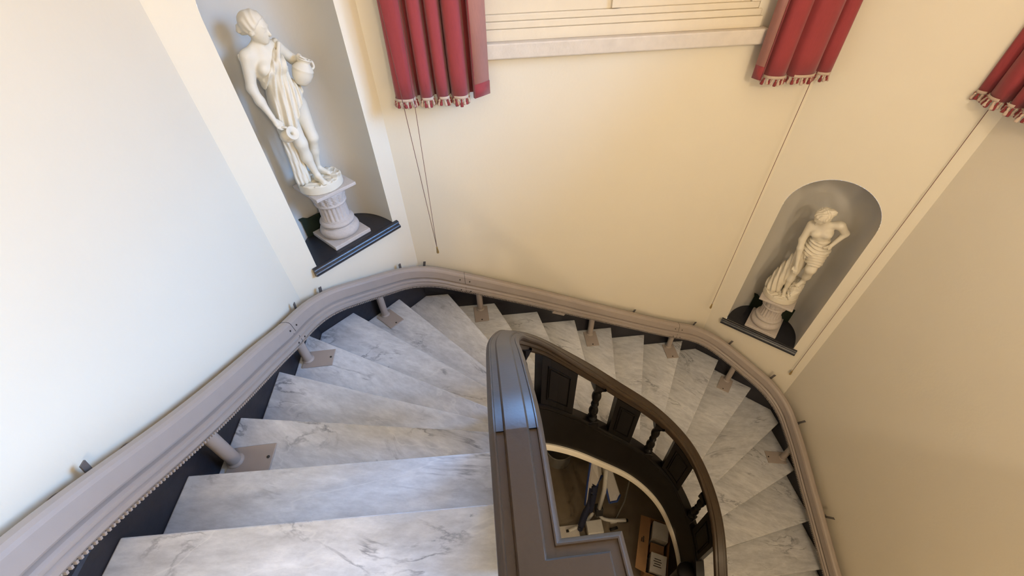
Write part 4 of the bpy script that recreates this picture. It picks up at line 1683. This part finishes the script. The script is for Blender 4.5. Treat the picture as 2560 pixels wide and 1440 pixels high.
def s2_drape(P):
    u, w, z = P
    T = s2_torso(P)
    hips = union([T, ell(P, (.056, .0, .575), (.086, .070, .085))], .02)
    # swathes around the hips: horizontal rolls sagging towards the viewer's left
    sag = z + .10 * u + .35 * (u - .06) ** 2
    f1 = hips - .011 - .0065 * np.sin(sag * 190 + 2.5 * np.sin(u * 22)) - .002 * np.sin(sag * 370 + u * 60)
    f1 = smax(f1, z - (.690 + .25 * (u - .04)), .010)
    f1 = smax(f1, (.520 + .9 * np.maximum(u - .045, 0) ** 1.0 * .2) - z, .010)
    # arcs over the raised thigh
    th = cap(P, (.080, .0, .570), (.092, .060, .480), .064, .055) - .006 - .0048 * np.sin(vlen(u - .10, 0 * u, z - .43) * 330)
    th = smax(th, .475 - z, .008)
    # long fall of cloth over the standing leg, spreading to the base on the viewer's left
    fall = union([cap(P, (.010, -.005, .56), (-.035, .010, .34), .062, .052), cap(P, (-.035, .010, .34), (-.075, .010, .09), .050, .066), cap(P, (-.06, -.02, .30), (-.085, -.03, .08), .045, .055)], .03)
    a = u * .92 + z * .20
    fall = fall - .0062 * np.sin(a * 165 + w * 40 + 1.2 * np.sin(z * 11)) - .002 * np.sin(a * 330 + 1)
    fall = smax(fall, .058 - z, .004)
    # leave the shin and foot of the standing leg bare in front
    bare = ell(P, (.020, .075, .175), (.042, .060, .155))
    fall = smax(fall, -bare, .012)
    return union([f1, th, fall], .012)


def s2_rock(P):
    u, w, z = P
    d = union([ell(P, (.085, -.015, .10), (.062, .075, .125)), ell(P, (.092, .045, .08), (.050, .055, .085)), ell(P, (.060, -.05, .12), (.07, .05, .10))], .02)
    d = d + .0065 * np.sin(u * 95 + 2 * np.sin(z * 60)) * np.sin(z * 85 + 1.5 * np.sin(w * 70)) + .003 * np.sin(u * 190 + w * 160) * np.sin(z * 200)
    d = smax(d, .045 - z, .004)
    return smax(d, (np.sqrt((u / .134) ** 2 + (w / .126) ** 2) - 1) * .126, .01)


statue_mesh('figure', s2_body, (-.115, -.160, .045), (.215, .085, .985), V1, M['statue'], st2)
statue_mesh('hair', s2_hair, (-.11, -.185, .81), (.07, .02, 1.02), .004, M['statue'], st2)
statue_mesh('drapery', s2_drape, (-.165, -.135, .045), (.165, .105, .735), .0042, M['statue'], st2)
statue_mesh('rock', s2_rock, (-.03, -.135, .035), (.145, .125, .25), .0042, M['statue'], st2)
statue_mesh('round_base', lambda P: s_base(P, .138, .130, 0, .056, 2.0) , (-.15, -.14, -.008), (.15, .14, .075), .004, M['statue'], st2)

# ------------------------------------------------------------------ things on the floor at the foot of the well
def fl(x, y, z=0.0):
    return (x, y, z)


hoist = tag(empty('patient_hoist', (1.02, 1.62, 0)), 'white wheeled hoist with a blue-edged padded cover thrown over its mast', 'hoist')
m = MB()
m.tube([(1.01, 1.55, .08), (1.045, 1.63, .62), (1.05, 1.72, .94)], .024, 12)
child(m.build('mast', M['whitem'], smooth=True), hoist)
m = MB()
m.bbox((1.02, 1.570, .20), (.042, 0, 0), (0, .038, .006), (0, .014, .055))
o = child(m.build('coupling', M['black']), hoist)
bevel(o, .008)
for s, pts in ((0, [(.97, 1.59, .07), (.93, 1.55, .06), (.85, 1.50, .055), (.74, 1.46, .05), (.66, 1.44, .05)]), (1, [(1.03, 1.59, .07), (1.06, 1.53, .06), (1.12, 1.50, .055), (1.22, 1.485, .05), (1.33, 1.475, .05)])):
    m = MB()
    m.tube(catmull(pts, 5), .020, 12)
    child(m.build('base_leg', M['whitem'], smooth=True), hoist)
    e_ = pts[-1]
    m = MB()
    m.tube([(e_[0], e_[1] - .012, .028), (e_[0], e_[1] + .012, .028)], .028, 14)
    child(m.build('caster', M['black'], auto=40), hoist)
m = MB()
m.box(.86, 1.04, 1.36, 1.50, .02, .12)
o = child(m.build('battery_box', M['whitem']), hoist)
bevel(o, .01)
m = MB()
m.box(.70, .98, 1.315, 1.35, .0, .05)
o = child(m.build('foot_bar', M['whitem']), hoist)
bevel(o, .008)
m = MB()
m.box(.965, 1.01, 1.325, 1.35, .05, .064)
child(m.build('switch', M['redp']), hoist)
# the cover: two hanging flaps with blue edging, folded over the mast top
def flap(pts, nm, mat, th=.012):
    P = [np.array(p, float) for p in pts]
    m = MB()
    n = len(P)
    c = sum(P) / n
    nn = np.cross(P[1] - P[0], P[2] - P[0])
    nn /= np.linalg.norm(nn)
    rings = []
    rings.append([p - nn * th for p in P])
    rings.append([p + nn * th * .2 for p in P])
    rings.append([c + (p - c) * .55 + nn * th * 1.6 for p in P])
    m.loft(rings)
    return child(m.build(nm, mat, smooth=False), hoist)


FR = [(1.03, 1.95, .96), (1.10, 1.88, .93), (1.19, 1.72, .62), (1.24, 1.62, .45), (1.19, 1.56, .44), (1.10, 1.55, .46), (1.05, 1.66, .70)]
FL = [(1.03, 1.95, .96), (.94, 1.90, .90), (.89, 1.74, .60), (.855, 1.60, .32), (.90, 1.56, .32), (.95, 1.66, .55), (1.02, 1.72, .78)]
flap(FR, 'cover_flap', M['wcloth'])
flap(FL, 'cover_flap', M['wcloth'])
for P, i0, i1 in ((FR, 3, 5), (FR, 5, 6), (FL, 0, 3), (FL, 4, 6)):
    m = MB()
    m.tube([np.array(P[i]) + np.array((0, 0, .004)) for i in range(i0, i1 + 1)], .012, 8)
    child(m.build('edging', M['blue'], smooth=True), hoist)
m = MB()
m.tube(catmull([(.93, 1.70, .55), (.90, 1.60, .36), (.84, 1.52, .22), (.80, 1.46, .12), (.79, 1.44, .05)], 5), [.030] * 8 + [.038] * 8 + [.030] * 5, 10)
child(m.build('sling_bag', M['navy'], smooth=True), hoist)
m = MB()
m.tube(catmull([(.965, 1.70, .62), (.935, 1.62, .44), (.91, 1.56, .26)], 6), .036, 10)
child(m.build('sling_roll', M['navy'], smooth=True), hoist)

box = tag(empty('cardboard_box', (1.58, 1.17, 0)), 'open brown cardboard carton on the floor of the well', 'box')
ax = np.array((.42, .91))
ax /= np.linalg.norm(ax)
ay = np.array((-ax[1], ax[0]))
cb = np.array((1.535, 1.12))


def cbox(c, hx, hy, z0, z1):
    m = MB()
    c = cb + ax * c[0] + ay * c[1]
    m.bbox((c[0], c[1], (z0 + z1) / 2), (*(ax * hx), 0), (*(ay * hy), 0), (0, 0, (z1 - z0) / 2))
    return m


for nm, c, hx, hy in (('side', (0, .105), .27, .004), ('side', (0, -.105), .27, .004), ('end', (.266, 0), .004, .105), ('end', (-.266, 0), .004, .105)):
    child(cbox(c, hx, hy, .004, .26).build(nm, M['card']), box)
child(cbox((0, 0), .27, .105, .0, .008).build('bottom', M['card']), box)
m = MB()
p = [cb + ay * .108 - ax * .27, cb + ay * .108 + ax * .27, cb + ay * .21 + ax * .26, cb + ay * .21 - ax * .26]
m.add([(*p[0], .26), (*p[1], .26), (*p[2], .285), (*p[3], .285)], [(0, 1, 2, 3)])
o = child(m.build('flap', M['card']), box)
o.modifiers.new('thick', 'SOLIDIFY').thickness = .005
for q, (a, b, w_, l_) in enumerate(((.03, .158, .030, .006), (.02, .175, .022, .004))):
    m = MB()
    c = cb + ay * b + ax * a
    m.bbox((c[0], c[1], .2765 + (.004 if q else 0)), (*(ax * w_), 0), (*(ay * l_), .0015), (0, 0, .0008))
    child(m.build('printed_mark', M['print']), box)
for c, hx, hy, z0, z1, lab in (((.155, -.005), .085, .080, .12, .30, 'white carton standing in the brown box, farther from the newel'), ((-.155, -.01), .090, .078, .09, .29, 'white carton with dark print in the brown box, nearer the newel')):
    r = tag(empty('small_carton', (*(cb + ax * c[0] + ay * c[1]), z0)), lab, 'carton', 'white cartons in the brown box')
    o = child(cbox(c, hx, hy, .009, z1).build('body', M['wcloth']), r)
    bevel(o, .003)
    if c[0] < 0:
        for j in range(4):
            o = child(cbox((c[0] - .03 + j * .022, c[1] + .01), .004, .040 - .008 * (j % 2), z1, z1 + .001).build('printed_line', M['print']), r)
m = cbox((.0, .0), .05, .07, .009, .20)
o = tag(m.build('parcel'), 'small brown parcel between the two white cartons', 'parcel')
o.data.materials.append(M['card'])
m = MB()
m.tube([(1.13, 1.405, .016), (1.22, 1.42, .016)], .016, 12)
tag(m.build('black_handset', M['black'], smooth=True), 'small black handset lying on the floor near the hoist', 'handset')
m = MB()
m.box(1.15, 1.23, 1.47, 1.51, 0, .03)
o = tag(m.build('white_block', M['whitem']), 'small white block on the floor beside the hoist caster', 'block')
bevel(o, .006)
m = MB()
m.tube([(1.22, 1.50, .012), (1.36, 1.66, .10), (1.46, 1.86, .30), (1.50, 1.89, .36)], .008, 8)
tag(m.build('walking_stick', M['grey'], smooth=True), 'thin grey stick leaning up from the floor beside the hoist', 'stick')
m = MB()
m.lathe([(.15, 0), (.17, .30), (.175, .31), (.165, .312), (.14, .02), (.001, .018)], 32, (.70, 2.30, 0))
tag(m.build('grey_bin', M['grey'], auto=40), 'round grey bin at the back of the lower floor', 'bin')
m = MB()
m.box(.42, .78, 1.36, 1.50, 0, .03)
o = tag(m.build('floor_tray', M['wcloth']), 'pale flat tray on the floor beside the hoist', 'tray')
bevel(o, .006)
